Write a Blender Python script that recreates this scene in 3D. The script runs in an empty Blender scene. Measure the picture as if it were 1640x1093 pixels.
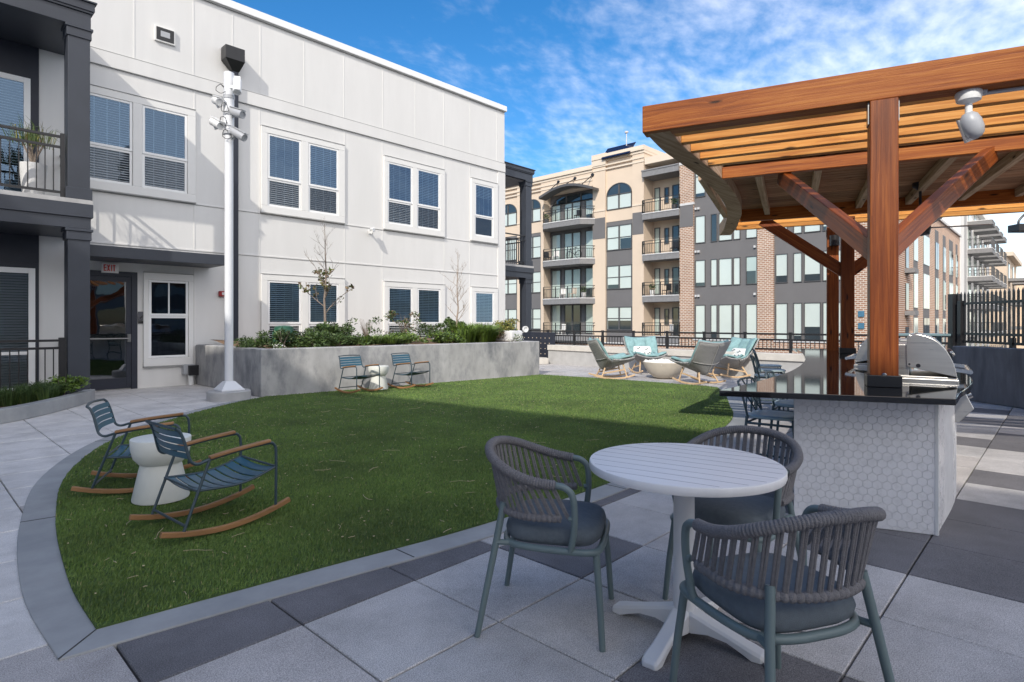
import bpy, bmesh, math, random
import numpy as np
from mathutils import Vector, Matrix
random.seed(7); rng = np.random.default_rng(7)
C = bpy.context.scene.collection
R = math.radians

# ---------------------------------------------------------------- camera, sun, sky, exposure
scene = bpy.context.scene
cam_d = bpy.data.cameras.new('camera'); cam = bpy.data.objects.new('camera', cam_d); C.objects.link(cam)
cam_d.sensor_width = 36; cam_d.lens = 20.634; cam_d.shift_y = -0.018
cam_d.clip_start = 0.05; cam_d.clip_end = 3000
cam.location = (0, 0, 1.38); cam.rotation_euler = (R(90), 0, R(43.37 - 90))
scene.camera = cam
scene.view_settings.view_transform = 'Standard'; scene.view_settings.look = 'None'
scene.view_settings.exposure = 0.80; scene.view_settings.gamma = 1.0
SUN_TRAVEL = Vector((1.25, 0.54, -1.0)).normalized()
sun_d = bpy.data.lights.new('sun', 'SUN'); sun_d.energy = 2.15; sun_d.angle = R(0.5); sun_d.color = (1.0, 0.94, 0.845)
sun = bpy.data.objects.new('sun', sun_d); C.objects.link(sun)
sun.rotation_euler = SUN_TRAVEL.to_track_quat('-Z', 'Y').to_euler(); sun.location = (-12, -5, 12)
world = bpy.data.worlds.new('World'); scene.world = world; world.use_nodes = True
def build_sky():
    nt = world.node_tree; nt.nodes.clear(); N = nt.nodes.new; L = nt.links.new
    out = N('ShaderNodeOutputWorld'); bg = N('ShaderNodeBackground'); L(bg.outputs[0], out.inputs[0])
    sky = N('ShaderNodeTexSky'); sky.sky_type = 'NISHITA'; sky.sun_disc = False
    sky.sun_elevation = math.asin(-SUN_TRAVEL.z); sky.sun_rotation = math.atan2(-SUN_TRAVEL.x, -SUN_TRAVEL.y)
    sky.air_density = 1.0; sky.dust_density = 0.3; sky.ozone_density = 3.0
    bg.inputs[1].default_value = 0.112
    hsv = N('ShaderNodeHueSaturation'); hsv.inputs['Saturation'].default_value = 1.34; L(sky.outputs[0], hsv.inputs['Color'])
    tc = N('ShaderNodeTexCoord'); sep = N('ShaderNodeSeparateXYZ'); L(tc.outputs['Generated'], sep.inputs[0])
    def m(op, a, b=None):
        n = N('ShaderNodeMath'); n.operation = op
        for i, q in enumerate((a, b)):
            if q is None: continue
            if isinstance(q, (int, float)): n.inputs[i].default_value = q
            else: L(q, n.inputs[i])
        return n.outputs[0]
    zz = m('ADD', m('MAXIMUM', sep.outputs[2], 0.0), 0.16)
    cx, cy = m('DIVIDE', sep.outputs[0], zz), m('DIVIDE', sep.outputs[1], zz)
    cb = N('ShaderNodeCombineXYZ'); L(cx, cb.inputs[0]); L(cy, cb.inputs[1])
    mp = N('ShaderNodeMapping'); mp.inputs['Rotation'].default_value = (0, 0, R(-40)); mp.inputs['Scale'].default_value = (1.0, 1.5, 1); L(cb.outputs[0], mp.inputs[0])
    big = N('ShaderNodeTexNoise'); big.inputs['Scale'].default_value = 0.55; big.inputs['Detail'].default_value = 3; L(mp.outputs[0], big.inputs[0])
    fine = N('ShaderNodeTexNoise'); fine.inputs['Scale'].default_value = 4.2; fine.inputs['Detail'].default_value = 9; fine.inputs['Roughness'].default_value = 0.62; fine.inputs['Distortion'].default_value = 0.35; L(mp.outputs[0], fine.inputs[0])
    rip = N('ShaderNodeTexNoise'); rip.inputs['Scale'].default_value = 15.0; rip.inputs['Detail'].default_value = 5; L(mp.outputs[0], rip.inputs[0])
    # more cloud towards +x (the street side), less towards +y
    bias = m('MULTIPLY', m('SUBTRACT', sep.outputs[0], sep.outputs[1]), 0.34)
    s = m('ADD', m('ADD', m('MULTIPLY', fine.outputs[0], 0.62), m('MULTIPLY', big.outputs[0], 0.55)), m('MULTIPLY', rip.outputs[0], 0.42))
    s = m('ADD', s, bias)
    s = m('SUBTRACT', s, m('MULTIPLY', sep.outputs[2], 0.10))
    # extra cloud added unseen behind the camera to brighten and whiten the fill light
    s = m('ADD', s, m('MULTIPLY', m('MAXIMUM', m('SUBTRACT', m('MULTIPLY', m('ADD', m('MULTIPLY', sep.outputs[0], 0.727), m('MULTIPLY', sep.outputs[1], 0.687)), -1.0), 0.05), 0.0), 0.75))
    rr = N('ShaderNodeMapRange'); rr.interpolation_type = 'SMOOTHSTEP'; rr.inputs[1].default_value = 0.68; rr.inputs[2].default_value = 1.46; L(s, rr.inputs[0])
    mx = N('ShaderNodeMix'); mx.data_type = 'RGBA'; L(m('MULTIPLY', rr.outputs[0], m('ADD', 0.60, m('MULTIPLY', m('MAXIMUM', m('MULTIPLY', m('ADD', m('MULTIPLY', sep.outputs[0], 0.727), m('MULTIPLY', sep.outputs[1], 0.687)), -1.0), 0.0), 0.9))), mx.inputs[0])  # added cloud behind the camera also mixed in more strongly for fill
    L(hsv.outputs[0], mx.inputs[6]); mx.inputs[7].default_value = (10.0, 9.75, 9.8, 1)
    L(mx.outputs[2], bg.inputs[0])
build_sky()

# ---------------------------------------------------------------- mesh helpers
class MB:
    def __init__(s): s.v, s.f, s.m, s.sm = [], [], [], []; s.mi = 0
    def add(s, verts, faces, smooth=False):
        b = len(s.v); s.v += [tuple(q) for q in verts]
        for f in faces: s.f.append(tuple(i + b for i in f)); s.m.append(s.mi); s.sm.append(smooth)
        return s
    def box(s, x0, x1, y0, y1, z0, z1):
        return s.add([(x0,y0,z0),(x1,y0,z0),(x1,y1,z0),(x0,y1,z0),(x0,y0,z1),(x1,y0,z1),(x1,y1,z1),(x0,y1,z1)],
                     [(0,3,2,1),(4,5,6,7),(0,1,5,4),(1,2,6,5),(2,3,7,6),(3,0,4,7)])
    def obox(s, c, u, v, w):
        c, u, v, w = Vector(c), Vector(u), Vector(v), Vector(w)
        if u.cross(v).dot(w) < 0: u = -u
        P = [c + a*u + b*v + d*w for d in (-1, 1) for a, b in ((-1,-1),(1,-1),(1,1),(-1,1))]
        return s.add(P, [(0,3,2,1),(4,5,6,7),(0,1,5,4),(1,2,6,5),(2,3,7,6),(3,0,4,7)])
    def beam(s, p, q, w, h, up=(0,0,1)):
        p, q = Vector(p), Vector(q); d = (q - p); l = d.length; d.normalize()
        u = Vector(up); sd = d.cross(u)
        if sd.length < 1e-4: sd = d.cross(Vector((1,0,0)))
        sd.normalize(); uu = sd.cross(d)
        return s.obox((p + q)/2, d*l/2, sd*w/2, uu*h/2)
    def tube(s, pts, r, n=8, closed=False, caps=True):
        pts = [Vector(p) for p in pts]; k = len(pts); rs = r if isinstance(r, (list, tuple)) else [r]*k
        T = []
        for i in range(k):
            a = pts[(i-1) % k] if (closed or i > 0) else pts[i]
            b = pts[(i+1) % k] if (closed or i < k-1) else pts[i]
            t = (b - a); T.append(t.normalized() if t.length > 1e-9 else Vector((0,0,1)))
        nrm = T[0].orthogonal().normalized(); V = []
        for i in range(k):
            nrm = (nrm - T[i]*nrm.dot(T[i]))
            nrm = nrm.normalized() if nrm.length > 1e-6 else T[i].orthogonal().normalized()
            bn = T[i].cross(nrm)
            for j in range(n):
                a = 2*math.pi*j/n; V.append(pts[i] + rs[i]*(math.cos(a)*nrm + math.sin(a)*bn))
        F = []
        for i in range(k if closed else k-1):
            i2 = (i+1) % k
            for j in range(n): F.append((i*n+j, i*n+(j+1) % n, i2*n+(j+1) % n, i2*n+j))
        s.add(V, F, True)
        if caps and not closed:
            b = len(s.v) - k*n
            s.f.append(tuple(b + j for j in reversed(range(n)))); s.f.append(tuple(b + (k-1)*n + j for j in range(n)))
            s.m += [s.mi]*2; s.sm += [False]*2
        return s
    def prism(s, poly, z0, z1):
        n = len(poly); a = sum(poly[i][0]*poly[(i+1) % n][1] - poly[(i+1) % n][0]*poly[i][1] for i in range(n))
        if a < 0: poly = poly[::-1]
        V = [(x, y, z0) for x, y in poly] + [(x, y, z1) for x, y in poly]
        F = [tuple(reversed(range(n))), tuple(range(n, 2*n))] + [(i, (i+1) % n, n + (i+1) % n, n + i) for i in range(n)]
        return s.add(V, F)
    def lathe(s, prof, n=24, c=(0,0,0), axis=None):
        V, F = [], []; k = len(prof)
        for r, z in prof:
            for j in range(n):
                a = 2*math.pi*j/n; V.append(Vector((r*math.cos(a), r*math.sin(a), z)))
        if axis is not None:
            q = Vector((0,0,1)).rotation_difference(Vector(axis).normalized()); V = [q @ p for p in V]
        V = [p + Vector(c) for p in V]
        for i in range(k-1):
            for j in range(n): F.append((i*n+j, i*n+(j+1) % n, (i+1)*n+(j+1) % n, (i+1)*n+j))
        s.add(V, F, True); b = len(s.v) - k*n
        if prof[0][0] > 1e-5: s.f.append(tuple(b + j for j in reversed(range(n)))); s.m.append(s.mi); s.sm.append(False)
        if prof[-1][0] > 1e-5: s.f.append(tuple(b + (k-1)*n + j for j in range(n))); s.m.append(s.mi); s.sm.append(False)
        return s
    def grid(s, fn, nu, nv, smooth=True):
        V = [fn(i/nu, j/nv) for j in range(nv+1) for i in range(nu+1)]
        F = [(j*(nu+1)+i, j*(nu+1)+i+1, (j+1)*(nu+1)+i+1, (j+1)*(nu+1)+i) for j in range(nv) for i in range(nu)]
        return s.add(V, F, smooth)
    def build(s, name, mat, parent=None, world=False, bevel=0, seg=2, **props):
        me = bpy.data.meshes.new(name); off = Vector(parent.matrix_basis.translation) if (world and parent) else Vector((0,0,0))
        if world and parent and parent.parent: off = off + parent.parent.matrix_basis.translation
        me.from_pydata([(x-off.x, y-off.y, z-off.z) for x, y, z in s.v], [], s.f)
        for m_ in (mat if isinstance(mat, (list, tuple)) else [mat]): me.materials.append(m_)
        me.polygons.foreach_set('material_index', s.m); me.polygons.foreach_set('use_smooth', s.sm); me.update()
        if any(s.sm): me.set_sharp_from_angle(angle=R(38))
        return link(name, me, parent, bevel, seg, **props)
def link(name, me, parent=None, bevel=0, seg=2, **props):
    o = bpy.data.objects.new(name, me); C.objects.link(o)
    if parent: o.parent = parent
    if bevel:
        b = o.modifiers.new('bevel', 'BEVEL'); b.width = bevel; b.segments = seg; b.limit_method = 'ANGLE'; b.angle_limit = R(40); b.harden_normals = False
    for k, v in props.items(): o[k] = v
    return o
def tag(o, label=None, cat=None, group=None, kind=None):
    if label: o['label'] = label
    if cat: o['category'] = cat
    if group: o['group'] = group
    if kind: o['kind'] = kind
    return o
def thing(name, label, cat, loc=(0,0,0), rz=0, group=None):
    o = bpy.data.objects.new(name, None); C.objects.link(o); o.empty_display_size = 0.2
    o.location = loc; o.rotation_euler = (0, 0, rz)
    o.matrix_basis = Matrix.Translation(Vector(loc)) @ Matrix.Rotation(rz, 4, 'Z')
    return tag(o, label, cat, group)
def kids(o): return [q for q in bpy.data.objects if q.parent == o]
def dup(o, loc, rz, label, group=None):
    def rec(a, par):
        c = a.copy(); C.objects.link(c)
        if par: c.parent = par
        for ch in kids(a): rec(ch, c)
        return c
    c = rec(o, None); c.location = loc; c.rotation_euler = (0, 0, rz); c['label'] = label
    if group: c['group'] = group
    return c
def crom(pts, k=6, closed=False):
    P = [Vector(p) for p in pts]; n = len(P); out = []
    for i in range(n if closed else n-1):
        a, b, c, d = (P[(i+j) % n] if closed else P[min(max(i+j, 0), n-1)] for j in (-1, 0, 1, 2))
        for t in range(k):
            t /= k; out.append(0.5*((2*b) + (c-a)*t + (2*a-5*b+4*c-d)*t*t + (3*b-a-3*c+d)*t**3))
    if not closed: out.append(P[-1])
    return out
def mesh_np(name, V, F, mat, parent=None, mi=None, smooth=False):
    """V (n,3) array, F (m,k) index array -> object"""
    me = bpy.data.meshes.new(name); V = np.ascontiguousarray(V, dtype=np.float32); F = np.ascontiguousarray(F, dtype=np.int32); k = F.shape[1]
    me.vertices.add(len(V)); me.vertices.foreach_set('co', V.ravel())
    me.loops.add(F.size); me.loops.foreach_set('vertex_index', F.ravel())
    me.polygons.add(len(F)); me.polygons.foreach_set('loop_start', np.arange(0, F.size, k, dtype=np.int32))
    for m_ in (mat if isinstance(mat, (list, tuple)) else [mat]): me.materials.append(m_)
    if mi is not None: me.polygons.foreach_set('material_index', np.asarray(mi, dtype=np.int32))
    if smooth: me.polygons.foreach_set('use_smooth', np.ones(len(F), dtype=bool))
    me.update(calc_edges=True); me.validate()
    return link(name, me, parent)

# ---------------------------------------------------------------- materials
M = {}
def mat(name, base, rough=0.6, metal=0.0, var=0.12, nscale=5.0, bump=0.0, bscale=60.0, spec=0.5, stretch=(1,1,1), tint=None, tscale=1.2, coat=0.0, sheen=0.0, rvar=0.0):
    m = bpy.data.materials.new(name); m.use_nodes = True; nt = m.node_tree; N, L = nt.nodes.new, nt.links.new
    b = nt.nodes['Principled BSDF']; b.inputs['Roughness'].default_value = rough; b.inputs['Metallic'].default_value = metal
    b.inputs['Specular IOR Level'].default_value = spec
    if coat: b.inputs['Coat Weight'].default_value = coat; b.inputs['Coat Roughness'].default_value = 0.12
    tc = N('ShaderNodeTexCoord'); mp = N('ShaderNodeMapping'); mp.inputs['Scale'].default_value = stretch; L(tc.outputs['Object'], mp.inputs[0])
    n1 = N('ShaderNodeTexNoise'); n1.inputs['Scale'].default_value = nscale; n1.inputs['Detail'].default_value = 8; n1.inputs['Roughness'].default_value = 0.6; L(mp.outputs[0], n1.inputs[0])
    cr = N('ShaderNodeValToRGB'); cr.color_ramp.elements[0].position = 0.3; cr.color_ramp.elements[1].position = 0.72
    lo = [c*(1-var) for c in base]; hi = [min(1, c*(1+var)) for c in base]
    cr.color_ramp.elements[0].color = (*lo, 1); cr.color_ramp.elements[1].color = (*hi, 1); L(n1.outputs[0], cr.inputs[0])
    col = cr.outputs[0]
    if tint:
        n2 = N('ShaderNodeTexNoise'); n2.inputs['Scale'].default_value = tscale; n2.inputs['Detail'].default_value = 5; n2.inputs['Roughness'].default_value = 0.65; L(mp.outputs[0], n2.inputs[0])
        r2 = N('ShaderNodeMapRange'); r2.inputs[1].default_value = 0.46; r2.inputs[2].default_value = 0.68; L(n2.outputs[0], r2.inputs[0])
        mx = N('ShaderNodeMix'); mx.data_type = 'RGBA'; L(r2.outputs[0], mx.inputs[0]); L(col, mx.inputs[6]); mx.inputs[7].default_value = (*tint, 1); col = mx.outputs[2]
    L(col, b.inputs['Base Color'])
    if rvar:
        r3 = N('ShaderNodeMapRange'); r3.inputs[3].default_value = max(0.02, rough-rvar); r3.inputs[4].default_value = min(1, rough+rvar); L(n1.outputs[0], r3.inputs[0]); L(r3.outputs[0], b.inputs['Roughness'])
    if bump:
        n3 = N('ShaderNodeTexNoise'); n3.inputs['Scale'].default_value = bscale; n3.inputs['Detail'].default_value = 6; L(mp.outputs[0], n3.inputs[0])
        bp = N('ShaderNodeBump'); bp.inputs['Strength'].default_value = bump; bp.inputs['Distance'].default_value = 0.01; L(n3.outputs[0], bp.inputs['Height']); L(bp.outputs[0], b.inputs['Normal'])
    M[name] = m; return m
mat('white_panel', (0.735, 0.725, 0.705), 0.65, var=0.035, nscale=2.2, bump=0.10, bscale=90, stretch=(1.6, 1.6, 0.25), tint=(0.705, 0.695, 0.675), tscale=0.5)
mat('white_trim', (0.78, 0.77, 0.745), 0.5, var=0.02)
mat('white_vinyl', (0.86, 0.86, 0.85), 0.35, var=0.01)
mat('joint', (0.34, 0.34, 0.33), 0.8)
mat('navy', (0.040, 0.046, 0.060), 0.45, var=0.10, nscale=2, bump=0.03)
mat('navy_dark', (0.018, 0.022, 0.036), 0.5)
mat('soffit', (0.30, 0.28, 0.27), 0.7)
mat('black_metal', (0.018, 0.018, 0.020), 0.4, var=0.1)
mat('dark_void', (0.012, 0.013, 0.015), 0.9)
mat('blind', (0.56, 0.60, 0.61), 0.6, var=0.04)
mat('blind_pale', (0.62, 0.64, 0.62), 0.6, var=0.04)
mat('curtain', (0.34, 0.40, 0.36), 0.8, nscale=20, stretch=(6, 1, 0.3))
mat('concrete', (0.41, 0.405, 0.40), 0.8, var=0.20, nscale=3.2, bump=0.3, bscale=40, tint=(0.19, 0.197, 0.21), tscale=2.3, stretch=(1, 1, 0.55))
mat('concrete_dark', (0.16, 0.165, 0.18), 0.75, var=0.2, nscale=2.5, bump=0.2, bscale=30, tint=(0.10, 0.105, 0.115), tscale=1.6, stretch=(3, 3, 0.6))
mat('concrete_cap', (0.58, 0.55, 0.50), 0.8, var=0.08, bump=0.15)
mat('concrete_block', (0.42, 0.415, 0.41), 0.85, var=0.1, bump=0.15)
mat('kerb', (0.33, 0.335, 0.335), 0.8, var=0.14, nscale=3, bump=0.2, bscale=50, tint=(0.26, 0.27, 0.275))
def paver(name, base, var, speck):
    m = mat(name, base, 0.82, var=var, nscale=1.1, bump=0.35, bscale=160)
    nt = m.node_tree; N, L = nt.nodes.new, nt.links.new; b = nt.nodes['Principled BSDF']; src = b.inputs['Base Color'].links[0].from_socket
    tc = [n for n in nt.nodes if n.type == 'TEX_COORD'][0]
    v = N('ShaderNodeTexNoise'); v.inputs['Scale'].default_value = 210; v.inputs['Detail'].default_value = 3; L(tc.outputs['Object'], v.inputs[0])
    r = N('ShaderNodeMapRange'); r.inputs[1].default_value = 0.40; r.inputs[2].default_value = 0.62; r.inputs[3].default_value = 1 - speck; r.inputs[4].default_value = 1 + speck; L(v.outputs[0], r.inputs[0])
    st = N('ShaderNodeTexNoise'); st.inputs['Scale'].default_value = 2.3; st.inputs['Detail'].default_value = 9; st.inputs['Roughness'].default_value = 0.7; L(tc.outputs['Object'], st.inputs[0])
    r4 = N('ShaderNodeMapRange'); r4.inputs[1].default_value = 0.35; r4.inputs[2].default_value = 0.6; r4.inputs[3].default_value = 0.76; r4.inputs[4].default_value = 1.04; L(st.outputs[0], r4.inputs[0])
    mu = N('ShaderNodeMath'); mu.operation = 'MULTIPLY'; L(r.outputs[0], mu.inputs[0]); L(r4.outputs[0], mu.inputs[1])
    vm = N('ShaderNodeVectorMath'); vm.operation = 'SCALE'; L(src, vm.inputs[0]); L(mu.outputs[0], vm.inputs['Scale']); L(vm.outputs[0], b.inputs['Base Color'])
paver('paver_light', (0.50, 0.48, 0.47), 0.07, 0.30)
paver('paver_light_warm', (0.47, 0.44, 0.425), 0.07, 0.30)
paver('paver_light_cool', (0.455, 0.44, 0.435), 0.07, 0.30)
paver('paver_walk_lightened', (0.66, 0.635, 0.615), 0.06, 0.16)  # pale walkway paver, lightened further for bounce light missing on the left
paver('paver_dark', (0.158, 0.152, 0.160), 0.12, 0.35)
mat('joint_dark', (0.06, 0.06, 0.06), 0.95)
mat('turf_base', (0.050, 0.085, 0.018), 0.95, var=0.3, nscale=14)
mat('grass_a', (0.078, 0.142, 0.024), 0.65, var=0.38, nscale=1.1)
mat('grass_b', (0.118, 0.185, 0.034), 0.65, var=0.38, nscale=1.1)
mat('grass_c', (0.30, 0.28, 0.12), 0.7, var=0.2)
mat('straw', (0.42, 0.36, 0.22), 0.8)
mat('mulch', (0.20, 0.125, 0.075), 0.95, var=0.5, nscale=30, bump=1.0, bscale=60)
mat('teal_metal', (0.016, 0.095, 0.150), 0.38, var=0.06, spec=0.5)
mat('teal_dark', (0.035, 0.060, 0.075), 0.42, var=0.06)
mat('grey_green_metal', (0.125, 0.170, 0.175), 0.45, var=0.05)
mat('stool_metal', (0.075, 0.110, 0.125), 0.45, var=0.06)
mat('stool_seat', (0.36, 0.45, 0.47), 0.45, var=0.05)
mat('teak', (0.30, 0.155, 0.065), 0.55, var=0.25, nscale=4, stretch=(1, 9, 9), bump=0.1, bscale=25)
mat('pale_wood', (0.60, 0.42, 0.25), 0.5, var=0.2, nscale=4, stretch=(2, 8, 8))
mat('rope', (0.185, 0.178, 0.185), 0.9, var=0.15, nscale=60, bump=0.8, bscale=260)
mat('cushion_grey', (0.120, 0.145, 0.168), 0.95, var=0.10, nscale=40, bump=0.5, bscale=420)
mat('table_white', (0.74, 0.73, 0.735), 0.42, var=0.04, nscale=3, bump=0.06, bscale=120, stretch=(1, 12, 1))
mat('table_groove', (0.34, 0.34, 0.36), 0.7)
mat('base_white', (0.68, 0.68, 0.69), 0.45, var=0.03)
mat('stool_white', (0.70, 0.71, 0.66), 0.55, var=0.04)
mat('wicker', (0.275, 0.272, 0.265), 0.75, var=0.12, nscale=40, bump=0.4)
def weave():
    nt = M['wicker'].node_tree; N, L = nt.nodes.new, nt.links.new; b = nt.nodes['Principled BSDF']; src = b.inputs['Base Color'].links[0].from_socket
    tc = [n for n in nt.nodes if n.type == 'TEX_COORD'][0]; mp = N('ShaderNodeMapping'); mp.inputs['Rotation'].default_value = (R(45), 0, 0); mp.inputs['Scale'].default_value = (0.001, 54, 54); L(tc.outputs['Object'], mp.inputs[0])
    ck = N('ShaderNodeTexChecker'); ck.inputs['Scale'].default_value = 1.0; ck.inputs[1].default_value = (0.68, 0.68, 0.68, 1); ck.inputs[2].default_value = (1.4, 1.4, 1.4, 1); L(mp.outputs[0], ck.inputs[0])
    vm = N('ShaderNodeVectorMath'); vm.operation = 'MULTIPLY'; L(src, vm.inputs[0]); L(ck.outputs[0], vm.inputs[1]); L(vm.outputs[0], b.inputs['Base Color'])
weave()
mat('cushion_teal', (0.235, 0.385, 0.39), 0.95, var=0.22, nscale=9, bump=0.5, bscale=30)
mat('pillow_white', (0.72, 0.72, 0.68), 0.95, var=0.06)
mat('pillow_mark', (0.10, 0.14, 0.16), 0.95)
mat('firebowl', (0.60, 0.54, 0.45), 0.7, var=0.06, bump=0.1)
mat('fire_stones', (0.80, 0.79, 0.75), 0.6, var=0.1)
mat('tile_white', (0.74, 0.73, 0.74), 0.28, var=0.05, nscale=14, rvar=0.06)
mat('grout', (0.66, 0.655, 0.66), 0.9)
mat('granite', (0.012, 0.012, 0.013), 0.045, var=0.3, nscale=120, spec=0.65)
mat('steel', (0.62, 0.60, 0.57), 0.30, metal=1.0, var=0.05, nscale=3, stretch=(1, 1, 30), rvar=0.08)
mat('steel_dark', (0.25, 0.25, 0.25), 0.35, metal=1.0)
mat('chrome', (0.75, 0.75, 0.75), 0.12, metal=1.0)
mat('white_plastic', (0.78, 0.78, 0.77), 0.4, var=0.02)
mat('grey_plastic', (0.42, 0.43, 0.45), 0.4, var=0.03)
mat('pole_white', (0.74, 0.75, 0.77), 0.35, var=0.02)
mat('lens', (0.015, 0.015, 0.02), 0.08)
mat('green_plastic', (0.02, 0.10, 0.06), 0.45)
mat('red', (0.30, 0.012, 0.015), 0.45)
mat('sign_white', (0.72, 0.70, 0.68), 0.4)
mat('sign_grey', (0.10, 0.10, 0.115), 0.5)
mat('exit_red', (0.65, 0.05, 0.04), 0.5)
mat('tan_stucco', (0.66, 0.53, 0.405), 0.85, var=0.04, nscale=0.6, bump=0.05)
mat('tan_trim', (0.69, 0.58, 0.46), 0.8, var=0.03)
mat('grey_panel', (0.150, 0.142, 0.140), 0.7, var=0.06, nscale=0.8)
mat('grey_frame', (0.085, 0.082, 0.082), 0.6)
mat('pale_glass', (0.42, 0.50, 0.46), 0.06, var=0.10, nscale=0.35, spec=0.8)
mat('shade_glass', (0.56, 0.62, 0.575), 0.12, var=0.05, nscale=0.5, spec=0.6)
mat('dark_glass', (0.030, 0.040, 0.045), 0.04, var=0.2, nscale=0.4, spec=0.9)
mat('grey_slab', (0.22, 0.215, 0.215), 0.8)
mat('slab_edge', (0.58, 0.57, 0.56), 0.8)
mat('white_far', (0.80, 0.78, 0.74), 0.8, var=0.03, nscale=0.3)
mat('white_far_grey', (0.44, 0.43, 0.42), 0.8)
mat('street', (0.06, 0.06, 0.062), 0.9, var=0.15)
mat('solar', (0.010, 0.014, 0.040), 0.15)
mat('bark', (0.26, 0.21, 0.17), 0.9, var=0.3, nscale=20, bump=0.5)
mat('leaf_dark', (0.045, 0.085, 0.022), 0.55, var=0.35, nscale=6)
mat('leaf_mid', (0.085, 0.135, 0.035), 0.55, var=0.35, nscale=6)
mat('leaf_bright', (0.15, 0.24, 0.035), 0.55, var=0.3, nscale=5)
mat('leaf_yellow', (0.26, 0.23, 0.05), 0.6, var=0.35, nscale=8)
mat('leaf_brown', (0.20, 0.14, 0.085), 0.7, var=0.35, nscale=8)
mat('flower_white', (0.80, 0.80, 0.76), 0.6)
mat('leaf_autumn', (0.16, 0.15, 0.04), 0.6, var=0.4, nscale=9)
mat('sign_blue', (0.06, 0.17, 0.26), 0.5)
mat('pot_white', (0.74, 0.74, 0.74), 0.35)
mat('bar_teal', (0.16, 0.24, 0.26), 0.45)
def wood(name, lo, mid, hi, rough=0.5, spec=0.22):
    m = bpy.data.materials.new(name); m.use_nodes = True; nt = m.node_tree; N, L = nt.nodes.new, nt.links.new; b = nt.nodes['Principled BSDF']
    tc = N('ShaderNodeTexCoord'); oi = N('ShaderNodeObjectInfo'); ad = N('ShaderNodeVectorMath'); ad.operation = 'ADD'; cb = N('ShaderNodeCombineXYZ')
    def mth(op, a, c=None):
        n = N('ShaderNodeMath'); n.operation = op
        for k, q in enumerate((a, c)):
            if q is None: continue
            if isinstance(q, (int, float)): n.inputs[k].default_value = q
            else: L(q, n.inputs[k])
        return n.outputs[0]
    sh = mth('MULTIPLY', oi.outputs['Random'], 37); L(sh, cb.inputs[0]); L(sh, cb.inputs[1]); L(tc.outputs['Object'], ad.inputs[0]); L(cb.outputs[0], ad.inputs[1])
    sp = N('ShaderNodeSeparateXYZ'); L(ad.outputs[0], sp.inputs[0]); cr_ = mth('ADD', sp.outputs[1], mth('MULTIPLY', sp.outputs[2], 1.31))
    # one knot per cell of a stretched 2D voronoi, kept only for some cells; grain bends round it
    k2 = N('ShaderNodeCombineXYZ'); L(mth('MULTIPLY', sp.outputs[0], 1.5), k2.inputs[0]); L(mth('MULTIPLY', cr_, 4.6), k2.inputs[1])
    vo = N('ShaderNodeTexVoronoi'); vo.voronoi_dimensions = '2D'; vo.inputs['Scale'].default_value = 1.0; L(k2.outputs[0], vo.inputs['Vector'])
    sc = N('ShaderNodeSeparateColor'); L(vo.outputs['Color'], sc.inputs[0]); keep = mth('GREATER_THAN', sc.outputs[0], 0.58)
    bend = mth('MULTIPLY', keep, mth('DIVIDE', 0.012, mth('ADD', vo.outputs['Distance'], 0.10)))
    g2 = N('ShaderNodeCombineXYZ'); L(mth('MULTIPLY', sp.outputs[0], 0.55), g2.inputs[0]); L(mth('ADD', mth('MULTIPLY', cr_, 15), mth('MULTIPLY', bend, 9)), g2.inputs[1])
    n1 = N('ShaderNodeTexNoise'); n1.noise_dimensions = '2D'; n1.inputs['Scale'].default_value = 2.0; n1.inputs['Detail'].default_value = 9; n1.inputs['Roughness'].default_value = 0.68; n1.inputs['Distortion'].default_value = 0.35; L(g2.outputs[0], n1.inputs['Vector'])
    n2 = N('ShaderNodeTexNoise'); n2.inputs['Scale'].default_value = 1.3; n2.inputs['Detail'].default_value = 4; L(ad.outputs[0], n2.inputs[0])
    f = mth('ADD', mth('MULTIPLY', n1.outputs[0], 0.72), mth('MULTIPLY', n2.outputs[0], 0.28))
    cr = N('ShaderNodeValToRGB'); e = cr.color_ramp.elements; e[0].position = 0.36; e[0].color = (*lo, 1); e[1].position = 0.64; e[1].color = (*hi, 1); q = e.new(0.5); q.color = (*mid, 1); L(f, cr.inputs[0])
    kr = N('ShaderNodeMapRange'); kr.inputs[1].default_value = 0.035; kr.inputs[2].default_value = 0.10; kr.inputs[3].default_value = 0.16; kr.inputs[4].default_value = 1.0; L(vo.outputs['Distance'], kr.inputs[0])
    kk = mth('SUBTRACT', 1.0, mth('MULTIPLY', keep, mth('SUBTRACT', 1.0, kr.outputs[0])))
    tn = N('ShaderNodeMapRange'); tn.inputs[3].default_value = 0.78; tn.inputs[4].default_value = 1.14; L(oi.outputs['Random'], tn.inputs[0])
    vm = N('ShaderNodeVectorMath'); vm.operation = 'SCALE'; L(cr.outputs[0], vm.inputs[0]); L(mth('MULTIPLY', kk, tn.outputs[0]), vm.inputs['Scale']); L(vm.outputs[0], b.inputs['Base Color'])
    b.inputs['Roughness'].default_value = rough; b.inputs['Specular IOR Level'].default_value = spec
    bp = N('ShaderNodeBump'); bp.inputs['Strength'].default_value = 0.3; bp.inputs['Distance'].default_value = 0.008; L(n1.outputs[0], bp.inputs['Height']); L(bp.outputs[0], b.inputs['Normal'])
    M[name] = m
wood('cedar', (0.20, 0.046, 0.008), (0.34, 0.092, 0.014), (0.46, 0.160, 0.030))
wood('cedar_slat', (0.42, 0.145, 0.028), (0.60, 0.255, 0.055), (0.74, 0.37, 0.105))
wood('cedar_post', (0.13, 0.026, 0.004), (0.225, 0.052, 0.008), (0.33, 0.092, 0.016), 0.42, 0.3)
wood('cedar_ceiling', (0.26, 0.12, 0.06), (0.40, 0.21, 0.115), (0.54, 0.32, 0.19), 0.75, 0.12)
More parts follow.
